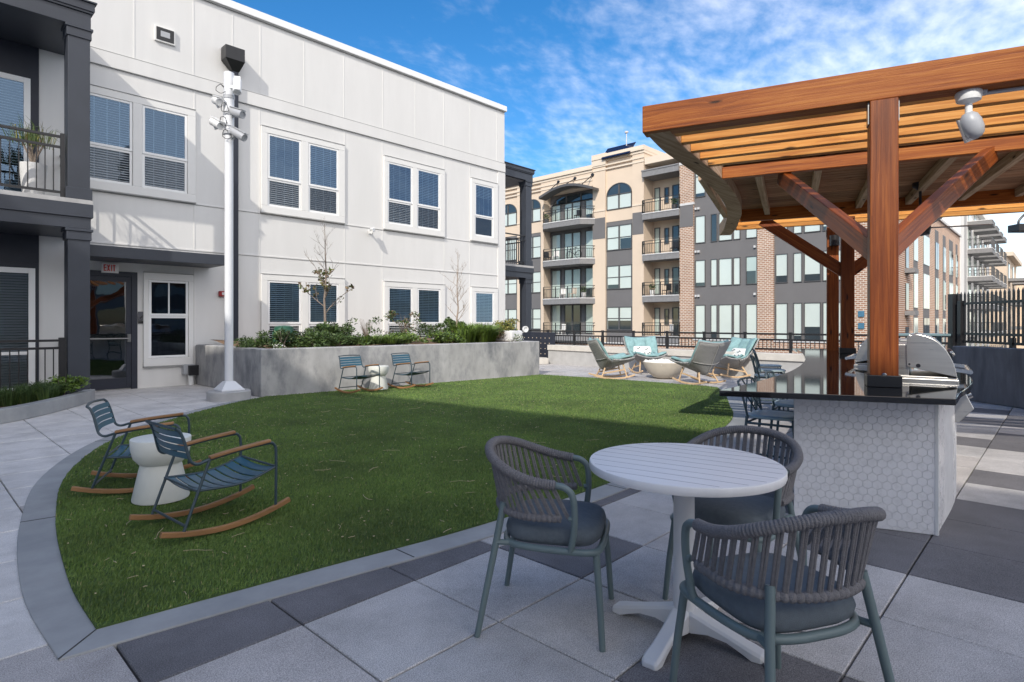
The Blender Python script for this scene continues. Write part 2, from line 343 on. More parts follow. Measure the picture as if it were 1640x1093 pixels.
wood('rafter_wood', (0.34, 0.215, 0.13), (0.50, 0.345, 0.225), (0.62, 0.46, 0.32), 0.75, 0.12)
def glass(name, tint, refl, rough=0.015, gtint=(1, 1, 1)):
    m = bpy.data.materials.new(name); m.use_nodes = True; nt = m.node_tree; nt.nodes.clear(); N, L = nt.nodes.new, nt.links.new
    out = N('ShaderNodeOutputMaterial'); mx = N('ShaderNodeMixShader'); tr = N('ShaderNodeBsdfTransparent'); gl = N('ShaderNodeBsdfGlossy')
    tr.inputs[0].default_value = (*tint, 1); gl.inputs['Roughness'].default_value = rough; gl.inputs[0].default_value = (*gtint, 1)
    fr = N('ShaderNodeFresnel'); fr.inputs[0].default_value = 1.5; ad = N('ShaderNodeMath'); ad.operation = 'ADD'; ad.inputs[1].default_value = refl; ad.use_clamp = True
    L(fr.outputs[0], ad.inputs[0]); L(ad.outputs[0], mx.inputs[0]); L(tr.outputs[0], mx.inputs[1]); L(gl.outputs[0], mx.inputs[2]); L(mx.outputs[0], out.inputs[0])
    tc = N('ShaderNodeTexCoord'); n = N('ShaderNodeTexNoise'); n.inputs['Scale'].default_value = 1.6; L(tc.outputs['Object'], n.inputs[0])
    bp = N('ShaderNodeBump'); bp.inputs['Strength'].default_value = 0.05; bp.inputs['Distance'].default_value = 0.05; L(n.outputs[0], bp.inputs['Height']); L(bp.outputs[0], gl.inputs['Normal'])
    M[name] = m
glass('window_glass', (0.64, 0.76, 0.84), 0.10, gtint=(0.45, 0.68, 1.0))
glass('screened_glass', (0.50, 0.53, 0.57), 0.03, gtint=(0.6, 0.75, 0.95))
glass('door_glass', (0.35, 0.40, 0.42), 0.16)
def brick(name, axis, c1, c2, mortar, sc=1.0):
    m = bpy.data.materials.new(name); m.use_nodes = True; nt = m.node_tree; N, L = nt.nodes.new, nt.links.new; b = nt.nodes['Principled BSDF']; b.inputs['Roughness'].default_value = 0.85
    tc = N('ShaderNodeTexCoord'); sp = N('ShaderNodeSeparateXYZ'); L(tc.outputs['Object'], sp.inputs[0]); cb = N('ShaderNodeCombineXYZ'); L(sp.outputs[axis], cb.inputs[0]); L(sp.outputs[2], cb.inputs[1])
    br = N('ShaderNodeTexBrick'); br.inputs['Scale'].default_value = sc; br.inputs['Brick Width'].default_value = 0.30; br.inputs['Row Height'].default_value = 0.13; br.inputs['Mortar Size'].default_value = 0.022; br.inputs['Mortar Smooth'].default_value = 0.2
    br.inputs['Color1'].default_value = (*c1, 1); br.inputs['Color2'].default_value = (*c2, 1); br.inputs['Mortar'].default_value = (*mortar, 1); L(cb.outputs[0], br.inputs[0])
    n = N('ShaderNodeTexNoise'); n.inputs['Scale'].default_value = 0.9; n.inputs['Detail'].default_value = 6; L(tc.outputs['Object'], n.inputs[0])
    r = N('ShaderNodeMapRange'); r.inputs[3].default_value = 0.8; r.inputs[4].default_value = 1.2; L(n.outputs[0], r.inputs[0])
    vm = N('ShaderNodeVectorMath'); vm.operation = 'SCALE'; L(br.outputs[0], vm.inputs[0]); L(r.outputs[0], vm.inputs['Scale']); L(vm.outputs[0], b.inputs['Base Color']); M[name] = m
brick('brick_front', 1, (0.37, 0.195, 0.12), (0.29, 0.145, 0.09), (0.62, 0.55, 0.46))
brick('brick_side', 0, (0.53, 0.30, 0.18), (0.42, 0.225, 0.135), (0.64, 0.55, 0.46))
# ---------------------------------------------------------------- the setting
mb = MB(); mb.box(-700, 1500, -900, 900, -3.9, -3.6); mb.build('street', M['street'], kind='structure')
mb = MB(); mb.box(-16, 15.75, -16, 18.5, -3.59, -0.02); mb.build('terrace_slab', M['joint_dark'], kind='structure')
P_IN = [(0.63,3.15),(1.61,3.03),(2.69,2.885),(4.16,2.84),(5.9,2.98),(7.56,3.27),(8.6,3.60),(9.57,4.07),(10.9,4.72),(11.9,5.30),(12.02,5.55),(12.02,6.2),(11.98,7.64),(11.84,9.0),(11.73,10.02),(10.0,10.20),(8.0,10.40),(6.0,10.60),(4.75,10.73),(3.94,10.25),(2.78,9.24),(1.77,8.07),(1.11,6.6),(0.80,5.19),(0.65,3.88)]
def soft(pts, sharp):
    out = []
    n = len(pts); seg = []; runs = []
    idx = sorted(sharp)
    for a, b in zip(idx, idx[1:] + [idx[0] + n]):
        run = [Vector((*pts[i % n], 0)) for i in range(a, b+1)]
        out += [(p.x, p.y) for p in crom(run, 6)[:-1]]
    return out
LAWN = soft(P_IN, [0, 9, 11, 14, 18])
P_OUT = [(0.47,2.985),(1.58,2.84),(2.67,2.69),(4.16,2.64),(5.93,2.78),(7.62,3.07),(8.68,3.41),(9.67,3.88),(11.0,4.54),(12.0,5.12),(12.2,5.5),(12.2,6.2),(12.16,7.64),(12.02,9.0),(11.9,10.0),(10.0,10.22),(8.0,10.42),(6.0,10.62),(4.70,10.76),(3.82,10.40),(2.65,9.37),(1.62,8.16),(0.93,6.66),(0.61,5.22),(0.46,3.9)]
KERB = soft(P_OUT, [0, 9, 11, 14, 18])
def inside(poly, x, y):
    c = False; n = len(poly)
    for i in range(n):
        x0, y0 = poly[i]; x1, y1 = poly[(i+1) % n]
        if (y0 > y) != (y1 > y) and x < (x1-x0)*(y-y0)/(y1-y0) + x0: c = not c
    return c
# paving: one sheet of square concrete pavers with open joints
G_ = 0.635; X0 = 0.025
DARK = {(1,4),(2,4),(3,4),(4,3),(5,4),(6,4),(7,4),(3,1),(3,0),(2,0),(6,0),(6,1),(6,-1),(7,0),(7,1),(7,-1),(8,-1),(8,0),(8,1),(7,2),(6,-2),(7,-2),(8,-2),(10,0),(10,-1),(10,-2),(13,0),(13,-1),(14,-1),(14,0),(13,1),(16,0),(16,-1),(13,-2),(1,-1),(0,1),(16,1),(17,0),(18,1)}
def paving():
    mb = MB()
    for i in range(-22, 25):
        for j in range(-20, 28):
            x0, y0 = X0 + i*G_, j*G_; x1, y1 = x0 + G_, y0 + G_
            if y0 > 14.3 or x0 > 15.5: continue
            if all(inside(LAWN, x, y) for x in (x0, x1) for y in (y0, y1)): continue
            g, e, t = 0.0045, 0.004, 0.005*0.8
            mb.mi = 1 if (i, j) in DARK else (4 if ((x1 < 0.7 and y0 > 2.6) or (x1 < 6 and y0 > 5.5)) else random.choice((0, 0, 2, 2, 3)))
            dz = random.uniform(-0.0012, 0.0012)
            V = [(x0+g, y0+g, -0.02), (x1-g, y0+g, -0.02), (x1-g, y1-g, -0.02), (x0+g, y1-g, -0.02)]
            V += [(x, y, -t + dz) for x, y, _ in V[:4]]
            V += [(x0+g+e, y0+g+e, dz), (x1-g-e, y0+g+e, dz), (x1-g-e, y1-g-e, dz), (x0+g+e, y1-g-e, dz)]
            F = [(8,9,10,11)]
            for a in (0, 4):
                for k in range(4): F.append((a+k, a+(k+1) % 4, a+4+(k+1) % 4, a+4+k))
            mb.add(V, F)
    mb.build('paving', [M['paver_light'], M['paver_dark'], M['paver_light_warm'], M['paver_light_cool'], M['paver_walk_lightened']], kind='structure')
paving()
def ring_sheet(name, inner, outer, z0, z1, m):
    # kerb: outer polygon with its top 8 mm proud; the lawn covers its middle
    mb = MB(); mb.prism(outer, z0, z1); return mb.build(name, m, bevel=0.004, kind='structure')
ring_sheet('lawn_kerb', LAWN, KERB, -0.03, 0.009, M['kerb'])
mb = MB()
for (a, b) in (((0.47,2.985),(0.63,3.15)), ((0.61,5.22),(0.80,5.19)), ((4.16,2.64),(4.16,2.84)), ((1.62,8.16),(1.77,8.07)), ((7.62,3.07),(7.56,3.27)), ((2.1,2.77),(2.1,2.96))):
    mb.beam((*a, 0.0095), (*b, 0.0095), 0.006, 0.004)
mb.build('kerb_joints', M['joint_dark'], kind='structure')
mb = MB(); mb.prism(LAWN, -0.01, 0.016); mb.build('lawn', M['turf_base'], kind='structure')
def turf():
    xs = np.array(LAWN); x0, y0 = xs.min(0); x1, y1 = xs.max(0); n = 1500000
    X = rng.uniform(x0, x1, n); Y = rng.uniform(y0, y1, n); D = np.hypot(X, Y)
    keep = rng.random(n) < np.clip(30.0/(D**2.2), 0, 1)*0.98; X, Y, D = X[keep], Y[keep], D[keep]
    ins = np.zeros(len(X), bool)
    for i in range(len(LAWN)):
        a, b = LAWN[i], LAWN[(i+1) % len(LAWN)]
        if a[1] == b[1]: continue
        cond = ((a[1] > Y) != (b[1] > Y)) & (X < (b[0]-a[0])*(Y-a[1])/(b[1]-a[1]) + a[0]); ins ^= cond
    X, Y, D = X[ins], Y[ins], D[ins]; n = len(X)
    a = rng.uniform(0, 2*np.pi, n); w = 0.0014 + 0.00052*D; h = rng.uniform(0.012, 0.024, n); ln = rng.uniform(0.0, 0.022, n); la = rng.uniform(-0.6, 1.6, n)
    base = np.stack([X, Y, np.full(n, 0.014)], 1); dx = np.stack([np.cos(a)*w, np.sin(a)*w, np.zeros(n)], 1)
    tip = base + np.stack([np.cos(la)*ln, np.sin(la)*ln, h], 1)
    V = np.stack([base-dx, base+dx, tip], 1).reshape(-1, 3); F = np.arange(3*n).reshape(-1, 3)
    r = rng.random(n); mi = np.where(r < 0.5, 0, np.where(r < 0.985, 1, 2))
    o = mesh_np('turf_blades', V, F, [M['grass_a'], M['grass_b'], M['grass_c']], mi=mi); tag(o, 'short green artificial turf covering the lawn', 'grass', kind='stuff')
turf()
def straw():
    mb = MB()
    for k in range(230):
        while True:
            x, y = random.uniform(0.5, 6), random.uniform(2.8, 10)
            if inside(LAWN, x, y): break
        a = random.uniform(0, 6.28); l = random.uniform(0.03, 0.20) if k % 3 == 0 else random.uniform(0.015, 0.05); c = random.uniform(-1.2, 1.2); pts = []
        for t in range(5):
            pts.append((x, y, 0.034 + random.uniform(0, 0.006))); x += math.cos(a)*l/4; y += math.sin(a)*l/4; a += c/4
        mb.tube(pts, 0.0016 if k % 2 else 0.0024, 4)
    for k in range(520):
        x, y = random.uniform(0.5, 11), random.uniform(2.8, 10)
        if not inside(LAWN, x, y): continue
        s = random.uniform(0.003, 0.0075); mb.obox((x, y, 0.036), (s, 0, 0), (0, s*0.5, 0.001), (0, 0, 0.0015))
    o = mb.build('straw_litter', M['straw']); tag(o, 'dry straw and pine needles scattered over the green turf', 'litter', kind='stuff')
straw()

# ---------------------------------------------------------------- the white apartment building
YF = 14.19
wb = thing('apartment_building', 'white two storey panel clad apartment building on the left with dark navy balconies', 'building', (5.0, YF, 0))
WING = [(-24, 24), (-15.2, 24), (-14.6, YF), (-12.95, 1.7), (-12.1, -4.7), (-12.05, -5.55), (-12.85, -5.7), (-12.6, -26), (-24, -26)]
mb = MB()
mb.box(-4.0, 14.64, YF, 24, -3.5, 8.70)
mb.box(-14.3, -4.0, YF, 24, -3.5, 8.70); mb.prism(WING, -3.5, 14.95)      # taller wing along the left side of the courtyard
mb.build('wall', M['white_panel'], wb, world=True)
mb = MB(); mb.box(-11.99, 14.70, YF-0.07, 24.05, 8.702, 8.88); mb.prism([(x+.06, y) for x, y in WING], 14.952, 15.24); mb.build('coping', M['white_vinyl'], wb, world=True, bevel=0.01)
mb = MB(); mb.box(2.45, 14.655, YF-0.035, YF+0.05, 6.59, 6.885); mb.box(14.30, 14.66, YF-0.022, YF+0.3, 0, 6.588); mb.build('trim_band', M['white_panel'], wb, world=True, bevel=0.004)
mb = MB()
for x in (3.5, 4.65, 5.5, 6.15, 7.27, 8.41, 9.65, 10.8, 11.91, 13.03, 14.27): mb.box(x-0.016, x+0.016, YF-0.006, YF+0.01, 6.899, 8.671)
for x in (4.67, 6.13, 8.43, 9.64, 11.93, 13.01):
    for z0, z1 in ((0.0, 2.98), (3.03, 4.02), (4.06, 6.588)): mb.box(x-0.016, x+0.016, YF-0.006, YF+0.01, z0, z1)
mb.box(2.4, 14.29, YF-0.010, YF+0.01, 2.985, 3.02); mb.box(2.4, 14.29, YF-0.010, YF+0.01, 4.025, 4.055)
mb.build('batten', M['white_panel'], wb, world=True, bevel=0.003)
mb = MB(); mb.box(2.4, 14.28, YF-0.011, YF, 2.976, 2.984); mb.box(2.4, 14.28, YF-0.011, YF, 4.016, 4.024); mb.box(2.4, 14.64, YF-0.037, YF, 6.578, 6.588); mb.box(2.4, 14.64, YF-0.037, YF, 6.886, 6.898); mb.box(2.4, 14.64, YF-0.05, YF, 8.672, 8.70)
mb.build('joint_line', M['joint'], wb, world=True)
def slats(mb, x0, x1, y, z0, z1, pitch=0.05):
    z = z0 + pitch/2; ti = (0.0080 if z0 > 3.5 else 0.0135) + 0.0035*math.sin(x0*7.3 + z0*3.1)
    while z < z1:
        mb.obox(((x0+x1)/2, y, z), ((x1-x0)/2, 0, 0), (0, 0.012, ti), (0, 0.0005, -0.0009)); z += pitch
def window(x0, x1, z0, z1, cols, zm, parent, y=YF, sill=True, muntin=False, blinds=True, pane_m='window_glass', blind_m='blind', open_from=0):
    """trim ring, then per column an upper and a lower sash with glass and a blind"""
    mb = MB(); d = 0.055
    tz = 0.20; top, bot = z1, z0
    gx0, gx1 = cols[0][0]-0.055, cols[-1][1]+0.055; gz0, gz1 = z0+0.17, z1-0.15
    mb.box(x0, x1, y-d, y, gz1, z1); mb.box(x0, x1, y-d, y, z0, gz0); mb.box(x0, gx0, y-d, y, gz0, gz1); mb.box(gx1, x1, y-d, y, gz0, gz1)
    for a, b in zip(cols, cols[1:]): mb.box(a[1]+0.055, b[0]-0.055, y-d, y, gz0, gz1)
    w = mb.build('window', M['white_trim'], parent, world=True, bevel=0.006)
    mb = MB(); mb.box(x0-0.005, x1+0.005, y-d-0.012, y, z0-0.025, z0-0.002); mb.build('sill', M['joint'], w, world=True)
    mb = MB(); mb.box(x0-0.002, x1+0.002, y-d-0.012, y, z1+0.002, z1+0.012); mb.build('drip_edge', M['joint'], w, world=True)
    gm, gl2, bm, vm = MB(), MB(), MB(), MB()
    for a, b in cols:
        s = MB(); o, f = 0.05, 0.045
        for (q0, q1, yy) in ((zm+0.02, gz1-0.004, y-0.043), (gz0+0.004, zm-0.02, y-0.030)):
            s.box(a-o, a, yy, y-0.002, q0, q1); s.box(b, b+o, yy, y-0.002, q0, q1); s.box(a, b, yy, y-0.002, q1-f, q1)
            (gm if q0 > zm else gl2).add([(a, yy+0.012, q0), (b, yy+0.012, q0), (b, yy+0.012, q1-f), (a, yy+0.012, q1-f)], [(0,1,2,3)])
        s.box(a-o, b+o, y-0.046, y-0.003, zm-0.018, zm+0.034); s.box(a, b, y-0.031, y-0.002, gz0+0.004, gz0+0.05)
        if muntin: s.box((a+b)/2-0.014, (a+b)/2+0.014, y-0.04, y-0.003, zm+0.036, gz1-f-0.006)
        s.build('sash', M['white_vinyl'], w, world=True, bevel=0.004)
        vm.add([(a, y-0.0015, gz0), (b, y-0.0015, gz0), (b, y-0.0015, gz1), (a, y-0.0015, gz1)], [(0,1,2,3)])
        if blinds:
            slats(bm, a+0.008, b-0.008, y-0.0145, zm + (0.75*open_from if open_from else 0.04), gz1-0.05)
            if not open_from: slats(bm, a+0.008, b-0.008, y-0.0145, gz0+0.05, zm-0.02)
            for t in (0.22, 0.5, 0.78): bm.box(a+(b-a)*t-0.006, a+(b-a)*t+0.006, y-0.0165, y-0.0155, gz0+0.04 if not open_from else zm, gz1-0.05)
    vm.build('room_behind', M['dark_void'], w, world=True)
    if bm.v: bm.build('blind', M[blind_m], w, world=True)
    gm.build('pane', M[pane_m], w, world=True); gl2.build('insect_screen', M['screened_glass'], w, world=True)
    return w
window(2.42, 4.68, 4.06, 6.12, [(2.63,3.41),(3.69,4.46)], 4.96, wb)
window(6.15, 8.41, 4.06, 6.15, [(6.36,7.12),(7.42,8.17)], 4.92, wb)
window(9.66, 11.91, 4.06, 6.15, [(9.84,10.61),(10.89,11.66)], 4.92, wb)
window(13.03, 14.27, 4.08, 6.12, [(13.25,14.0)], 4.92, wb, blind_m='blind_pale', open_from=0.8)
window(6.15, 8.41, 0.45, 2.56, [(6.36,7.12),(7.42,8.17)], 1.36, wb, blind_m='blind_pale')
window(9.66, 11.92, 0.45, 2.56, [(9.85,10.61),(10.90,11.68)], 1.36, wb, blind_m='blind_pale')
window(13.03, 14.27, 0.45, 2.55, [(13.26,14.02)], 1.36, wb, blind_m='blind_pale')
w = window(3.66, 4.63, 0.45, 2.44, [(3.81,4.48)], 1.54, wb, muntin=True, blinds=False, pane_m='screened_glass')
# entrance door under the canopy
dx0, dx1 = 2.52, 3.55
mb = MB(); mb.box(dx0, dx0+0.10, YF-0.05, YF, 0.0, 2.43); mb.box(dx1-0.11, dx1, YF-0.05, YF, 0.0, 2.43); mb.box(dx0+0.10, dx1-0.11, YF-0.05, YF, 2.33, 2.43)
mb.box(dx0+0.102, dx0+0.20, YF-0.035, YF-0.004, 0.02, 2.328); mb.box(dx1-0.20, dx1-0.112, YF-0.035, YF-0.004, 0.02, 2.328); mb.box(dx0+0.20, dx1-0.20, YF-0.035, YF-0.004, 2.22, 2.328); mb.box(dx0+0.20, dx1-0.20, YF-0.035, YF-0.004, 0.02, 0.24)
dr = mb.build('door', M['navy_dark'], wb, world=True, bevel=0.004)
mb = MB(); mb.add([(dx0+.2, YF-.018, .24), (dx1-.2, YF-.018, .24), (dx1-.2, YF-.018, 2.22), (dx0+.2, YF-.018, 2.22)], [(0,1,2,3)]); mb.build('pane', M['door_glass'], dr, world=True)
mb = MB(); mb.add([(dx0+.2, YF-.004, .24), (dx1-.2, YF-.004, .24), (dx1-.2, YF-.004, 2.22), (dx0+.2, YF-.004, 2.22)], [(0,1,2,3)]); mb.build('hall_behind', M['dark_void'], dr, world=True)
mb = MB(); mb.tube([(dx0+.16, YF-.075, 1.05), (dx1-.15, YF-.075, 1.05)], 0.018, 10); mb.box(dx1-.19, dx1-.125, YF-.09, YF-.035, 0.98, 1.14); mb.box(dx0+.12, dx0+.18, YF-.09, YF-.035, 1.0, 1.1); mb.build('push_bar', M['steel_dark'], dr, world=True)
mb = MB(); mb.box(2.47, 4.99, YF-0.95, YF-0.001, 2.62, 2.84); mb.build('canopy', M['navy'], wb, world=True, bevel=0.008)
# scupper box and downspout
mb = MB(); sx0, sx1 = 5.23, 5.66
mb.box(sx0, sx1, YF-0.30, YF-0.02, 7.42, 7.72)
V = [(sx0, YF-.30, 7.42), (sx1, YF-.30, 7.42), (sx1, YF-.02, 7.42), (sx0, YF-.02, 7.42), (5.43, YF-.15, 7.22), (5.59, YF-.15, 7.22), (5.59, YF-.03, 7.22), (5.43, YF-.03, 7.22)]
mb.add(V, [(0,1,5,4), (1,2,6,5), (2,3,7,6), (3,0,4,7), (4,5,6,7)])
sc_ = mb.build('scupper_box', M['black_metal'], wb, world=True, bevel=0.006)
mb = MB(); mb.box(5.445, 5.575, YF-0.145, YF-0.038, 0.05, 7.22); mb.build('downspout', M['navy_dark'], wb, world=True, bevel=0.006)
mb = MB(); mb.box(3.87, 4.27, YF-0.05, YF, 7.42, 7.745); v_ = mb.build('wall_vent', M['white_trim'], wb, world=True, bevel=0.006)
mb = MB(); mb.box(3.90, 4.24, YF-0.056, YF-0.049, 7.45, 7.72); mb.build('louvre', M['black_metal'], v_, world=True)
mb = MB(); mb.box(3.98, 4.16, YF-0.062, YF-0.057, 7.53, 7.65); mb.build('flap', M['grey_plastic'], v_, world=True)
# balconies
def rail_x(mb, x0, x1, y, z_top, z_mid, z_bot, pitch=0.115, pk=0.016):
    mb.box(x0, x1, y-0.025, y+0.025, z_top-0.04, z_top); mb.box(x0, x1, y-0.02, y+0.02, z_mid-0.04, z_mid); mb.box(x0, x1, y-0.02, y+0.02, z_bot, z_bot+0.04)
    n = int((x1-x0)/pitch)
    for i in range(1, n):
        x = x0 + (x1-x0)*i/n; mb.box(x-pk/2, x+pk/2, y-pk/2, y+pk/2, z_bot+0.04, z_mid-0.04)
def rail_y(mb, y0, y1, x, z_top, z_mid, z_bot, pitch=0.115, pk=0.016):
    mb.box(x-0.025, x+0.025, y0, y1, z_top-0.04, z_top); mb.box(x-0.02, x+0.02, y0, y1, z_mid-0.04, z_mid); mb.box(x-0.02, x+0.02, y0, y1, z_bot, z_bot+0.04)
    n = int((y1-y0)/pitch)
    for i in range(1, n):
        y = y0 + (y1-y0)*i/n; mb.box(x-pk/2, x+pk/2, y-pk/2, y+pk/2, z_bot+0.04, z_mid-0.04)
def balcony(xa, xb, ya, yb, colx, coly, zr0, zr1, zs0, zs1, label, right):
    b = MB()
    # roof with stepped cornice, then floor slab
    b.box(xa, xb, ya, yb, zr0, zr0+0.26); b.box(xa-0.0, xb+0.03, ya-0.03, yb, zr0+0.26, zr0+0.30); b.box(xa, xb+0.05, ya-0.05, yb, zr0+0.30, zr1-0.03); b.box(xa, xb+0.08, ya-0.08, yb, zr1-0.03, zr1)
    b.build('balcony_roof', M['navy'], wb, world=True, bevel=0.006); b = MB()
    b.box(xa, xb, ya, yb, zs0, zs0+0.20); b.box(xa, xb+0.03, ya-0.03, yb, zs0+0.20, zs1-0.075)
    bal = b.build('balcony', M['navy'], wb, world=True, bevel=0.006, label=label)
    b = MB(); b.box(xa, xb+0.025, ya-0.025, yb, zs1-0.073, zs1); b.build('floor_edge', M['white_far_grey'], bal, world=True)
    for z0, z1 in ((0.0, zs0), (zs1, zr0)):
        b = MB(); c = 0.16
        b.box(colx-c, colx+c, coly-c, coly+c, z0, z1-0.002)
        b.box(colx-c-.03, colx+c+.03, coly-c-.03, coly+c+.03, z0+0.001, z0+0.20); b.box(colx-c-.02, colx+c+.02, coly-c-.02, coly+c+.02, z1-0.20, z1-0.05); b.box(colx-c-.04, colx+c+.04, coly-c-.04, coly+c+.04, z1-0.05, z1-0.003)
        b.build('column', M['navy'], bal, world=True, bevel=0.006)
    return bal
bl = balcony(-11.9, 2.44, 12.58, YF-0.002, 2.27, 12.75, 6.58, 7.05, 3.03, 3.54, 'navy balcony with white pot behind its railing', False)
b = MB(); rail_x(b, -3.6, 2.04, 12.68, 4.62, 4.44, 3.62); b.box(2.02, 2.08, 12.65, 12.71, 3.545, 4.66); b.box(-3.7, -3.6, 12.64, 12.72, 3.545, 4.66); rail_y(b, 12.95, YF-0.01, 2.27, 4.62, 4.44, 3.62); b.build('railing', M['black_metal'], bl, world=True)
b = MB(); rail_x(b, -3.6, 2.04, 12.68, 1.09, 0.96, 0.12); b.box(2.00, 2.09, 12.64, 12.73, 0.0, 1.12); rail_y(b, 12.95, YF-0.01, 2.27, 1.09, 0.96, 0.12); b.build('railing', M['black_metal'], bl, world=True)
# navy walls with white framed doors at the back of the left balconies
b = MB(); b.box(-3.9, 1.93, YF-0.03, YF-0.001, 3.545, 6.578); b.box(-3.9, 1.93, YF-0.03, YF-0.001, 0.0, 3.028); b.box(-3.9, 1.92, YF-0.045, YF-0.031, 2.5, 2.54); b.build('accent_wall', M['navy_dark'], wb, world=True)
def glazed_door(x0, x1, z0, z1, cur):
    b = MB(); y = YF-0.03
    b.box(x0, x0+.1, y-.05, y-.001, z0, z1); b.box(x1-.1, x1, y-.05, y-.001, z0, z1); b.box(x0+.1, x1-.1, y-.05, y-.001, z1-.1, z1); b.box(x0+.1, x1-.1, y-.05, y-.001, z0, z0+.12)
    if cur: b.box(x0+.1, x1-.1, y-.04, y-.001, 0.78, 0.84)
    d = b.build('balcony_door', M['white_vinyl'], wb, world=True, bevel=0.005)
    b = MB(); slats(b, x0+.11, x1-.11, y-0.0145, z0+.14, z1-.12); b.build('blind', M['blind_pale'], d, world=True)
    b = MB(); b.add([(x0+.1, y-.0012, z0+.1), (x1-.1, y-.0012, z0+.1), (x1-.1, y-.0012, z1-.1), (x0+.1, y-.0012, z1-.1)], [(0,1,2,3)]); b.build('room_behind', M['curtain' if cur else 'dark_void'], d, world=True)
    b = MB(); b.add([(x0+.1, y-.032, z0+.12), (x1-.1, y-.032, z0+.12), (x1-.1, y-.032, z1-.1), (x0+.1, y-.032, z1-.1)], [(0,1,2,3)]); b.build('pane', M['screened_glass' if cur else 'window_glass'], d, world=True)
glazed_door(0.1, 1.80, 3.56, 5.95, False); glazed_door(-2.4, -0.2, 3.56, 5.95, False); glazed_door(0.1, 1.87, 0.05, 2.40, True)
br = balcony(14.66, 16.62, 14.62, 18.0, 16.42, 14.80, 6.68, 7.13, 3.04, 3.50, 'navy balcony at the far right end of the white building', True)
b = MB(); rail_x(b, 14.67, 16.26, 14.72, 4.63, 4.46, 3.58, 0.11); rail_y(b, 14.9, 17.9, 16.5, 4.63, 4.46, 3.58, 0.11); b.build('railing', M['black_metal'], br, world=True)
b = MB(); b.box(14.67, 16.55, 14.72, 17.9, 6.655, 6.675); b.build('soffit', M['soffit'], br, world=True)
# ---------------------------------------------------------------- small fixtures on the white wall
ex = thing('exit_sign', 'white exit sign with red letters over the glass entrance door', 'sign', (3.06, YF-0.02, 2.39))
b = MB(); b.box(-0.15, 0.15, -0.06, 0.0, 0.0, 0.20); b.build('housing', M['sign_white'], ex, bevel=0.008)
b = MB(); y0, y1, zb, h, t = -0.064, -0.0605, 0.035, 0.13, 0.018
def letter(b, x, ch, w=0.042):
    if ch == 'E': b.box(x, x+t, y0, y1, zb, zb+h); [b.box(x+t+.0005, x+w, y0, y1, z, z+t) for z in (zb, zb+h/2-t/2, zb+h-t)]
    if ch == 'X':
        for s in (-1, 1): b.obox((x+w/2, (y0+y1)/2 - 0.0006*s, zb+h/2), Vector((w/2-.006, 0, s*h/2)), (0, 0.0015, 0), Vector((h/2, 0, -s*(w/2-.006))).normalized()*t*0.5)
    if ch == 'I': b.box(x+w/2-t/2, x+w/2+t/2, y0, y1, zb, zb+h)
    if ch == 'T': b.box(x+w/2-t/2, x+w/2+t/2, y0, y1, zb, zb+h-t-.0005); b.box(x, x+w, y0, y1, zb+h-t, zb+h)
for i, ch in enumerate('EXIT'): letter(b, -0.112 + (0, .06, .112, .155)[i], ch, 0.048)
b.build('lettering', M['exit_red'], ex)
sg = thing('stair_plaque', 'small grey stair symbol plaque on the wall right of the glass door', 'sign', (3.655, YF-0.015, 1.36))
b = MB(); b.box(-0.09, 0.09, -0.012, 0, 0.065, 0.25); b.build('plate', M['sign_grey'], sg, bevel=0.004)
b = MB(); b.mi = 0
for k in range(5): b.box(-0.06+k*0.024, -0.06+(k+1)*0.024, -0.0145, -0.0125, 0.10+k*0.022, 0.112+(k+1)*0.022)
b.build('stair_symbol', M['black_metal'], sg)
b = MB(); b.box(-0.09, 0.09, -0.012, 0, 0.0, 0.055); b.build('name_strip', M['black_metal'], sg, bevel=0.003)
fa = thing('fire_alarm', 'small red fire alarm box on the white wall behind the white pole', 'fire alarm', (5.24, YF-0.0, 1.98))
b = MB(); b.box(-0.065, 0.065, -0.075, 0, 0, 0.125); b.build('housing', M['red'], fa, bevel=0.012)
b = MB(); b.box(-0.01, 0.042, -0.082, -0.0755, 0.035, 0.095); b.build('strobe', M['sign_white'], fa, bevel=0.004)
def bullet_cam(name, label, loc, aim, body_m='white_plastic', L=0.26, r=0.055, group=None, arm=None, cat='camera'):
    t_ = thing(name, label, cat, loc, 0, group); a = Vector(aim).normalized()
    b = MB(); b.lathe([(0.0, -L*0.5), (r*0.8, -L*0.5), (r, -L*0.42), (r, L*0.40), (r*0.98, L*0.5), (r*0.74, L*0.5), (r*0.70, L*0.44)], 18, axis=a)
    side = a.cross(Vector((0,0,1))).normalized(); up = side.cross(a)
    b.obox(up*(r*1.06), a*L*0.5, side*r*0.75, up*0.006)
    b.build('body', M[body_m], t_)
    b = MB(); b.lathe([(0.0, L*0.43), (r*0.70, L*0.43)], 16, axis=a); b.build('lens', M['lens'], t_)
    if arm is not None:
        b = MB(); q = Vector(arm); b.tube([-a*L*0.18 - up*r*0.6, -a*L*0.2 - up*r*1.5 + q*0.25, q], [0.02, 0.022, 0.026], 8); b.obox(q, side*0.035, a*0.035, up*0.035); b.build('bracket', M[body_m], t_)
    return t_
bullet_cam('security_camera', 'small white bullet camera alone on the white wall between the upper windows', (9.17, YF-0.2, 3.93), (-0.75, -0.6, -0.3), L=0.2, arm=(0.03, 0.19, -0.02))
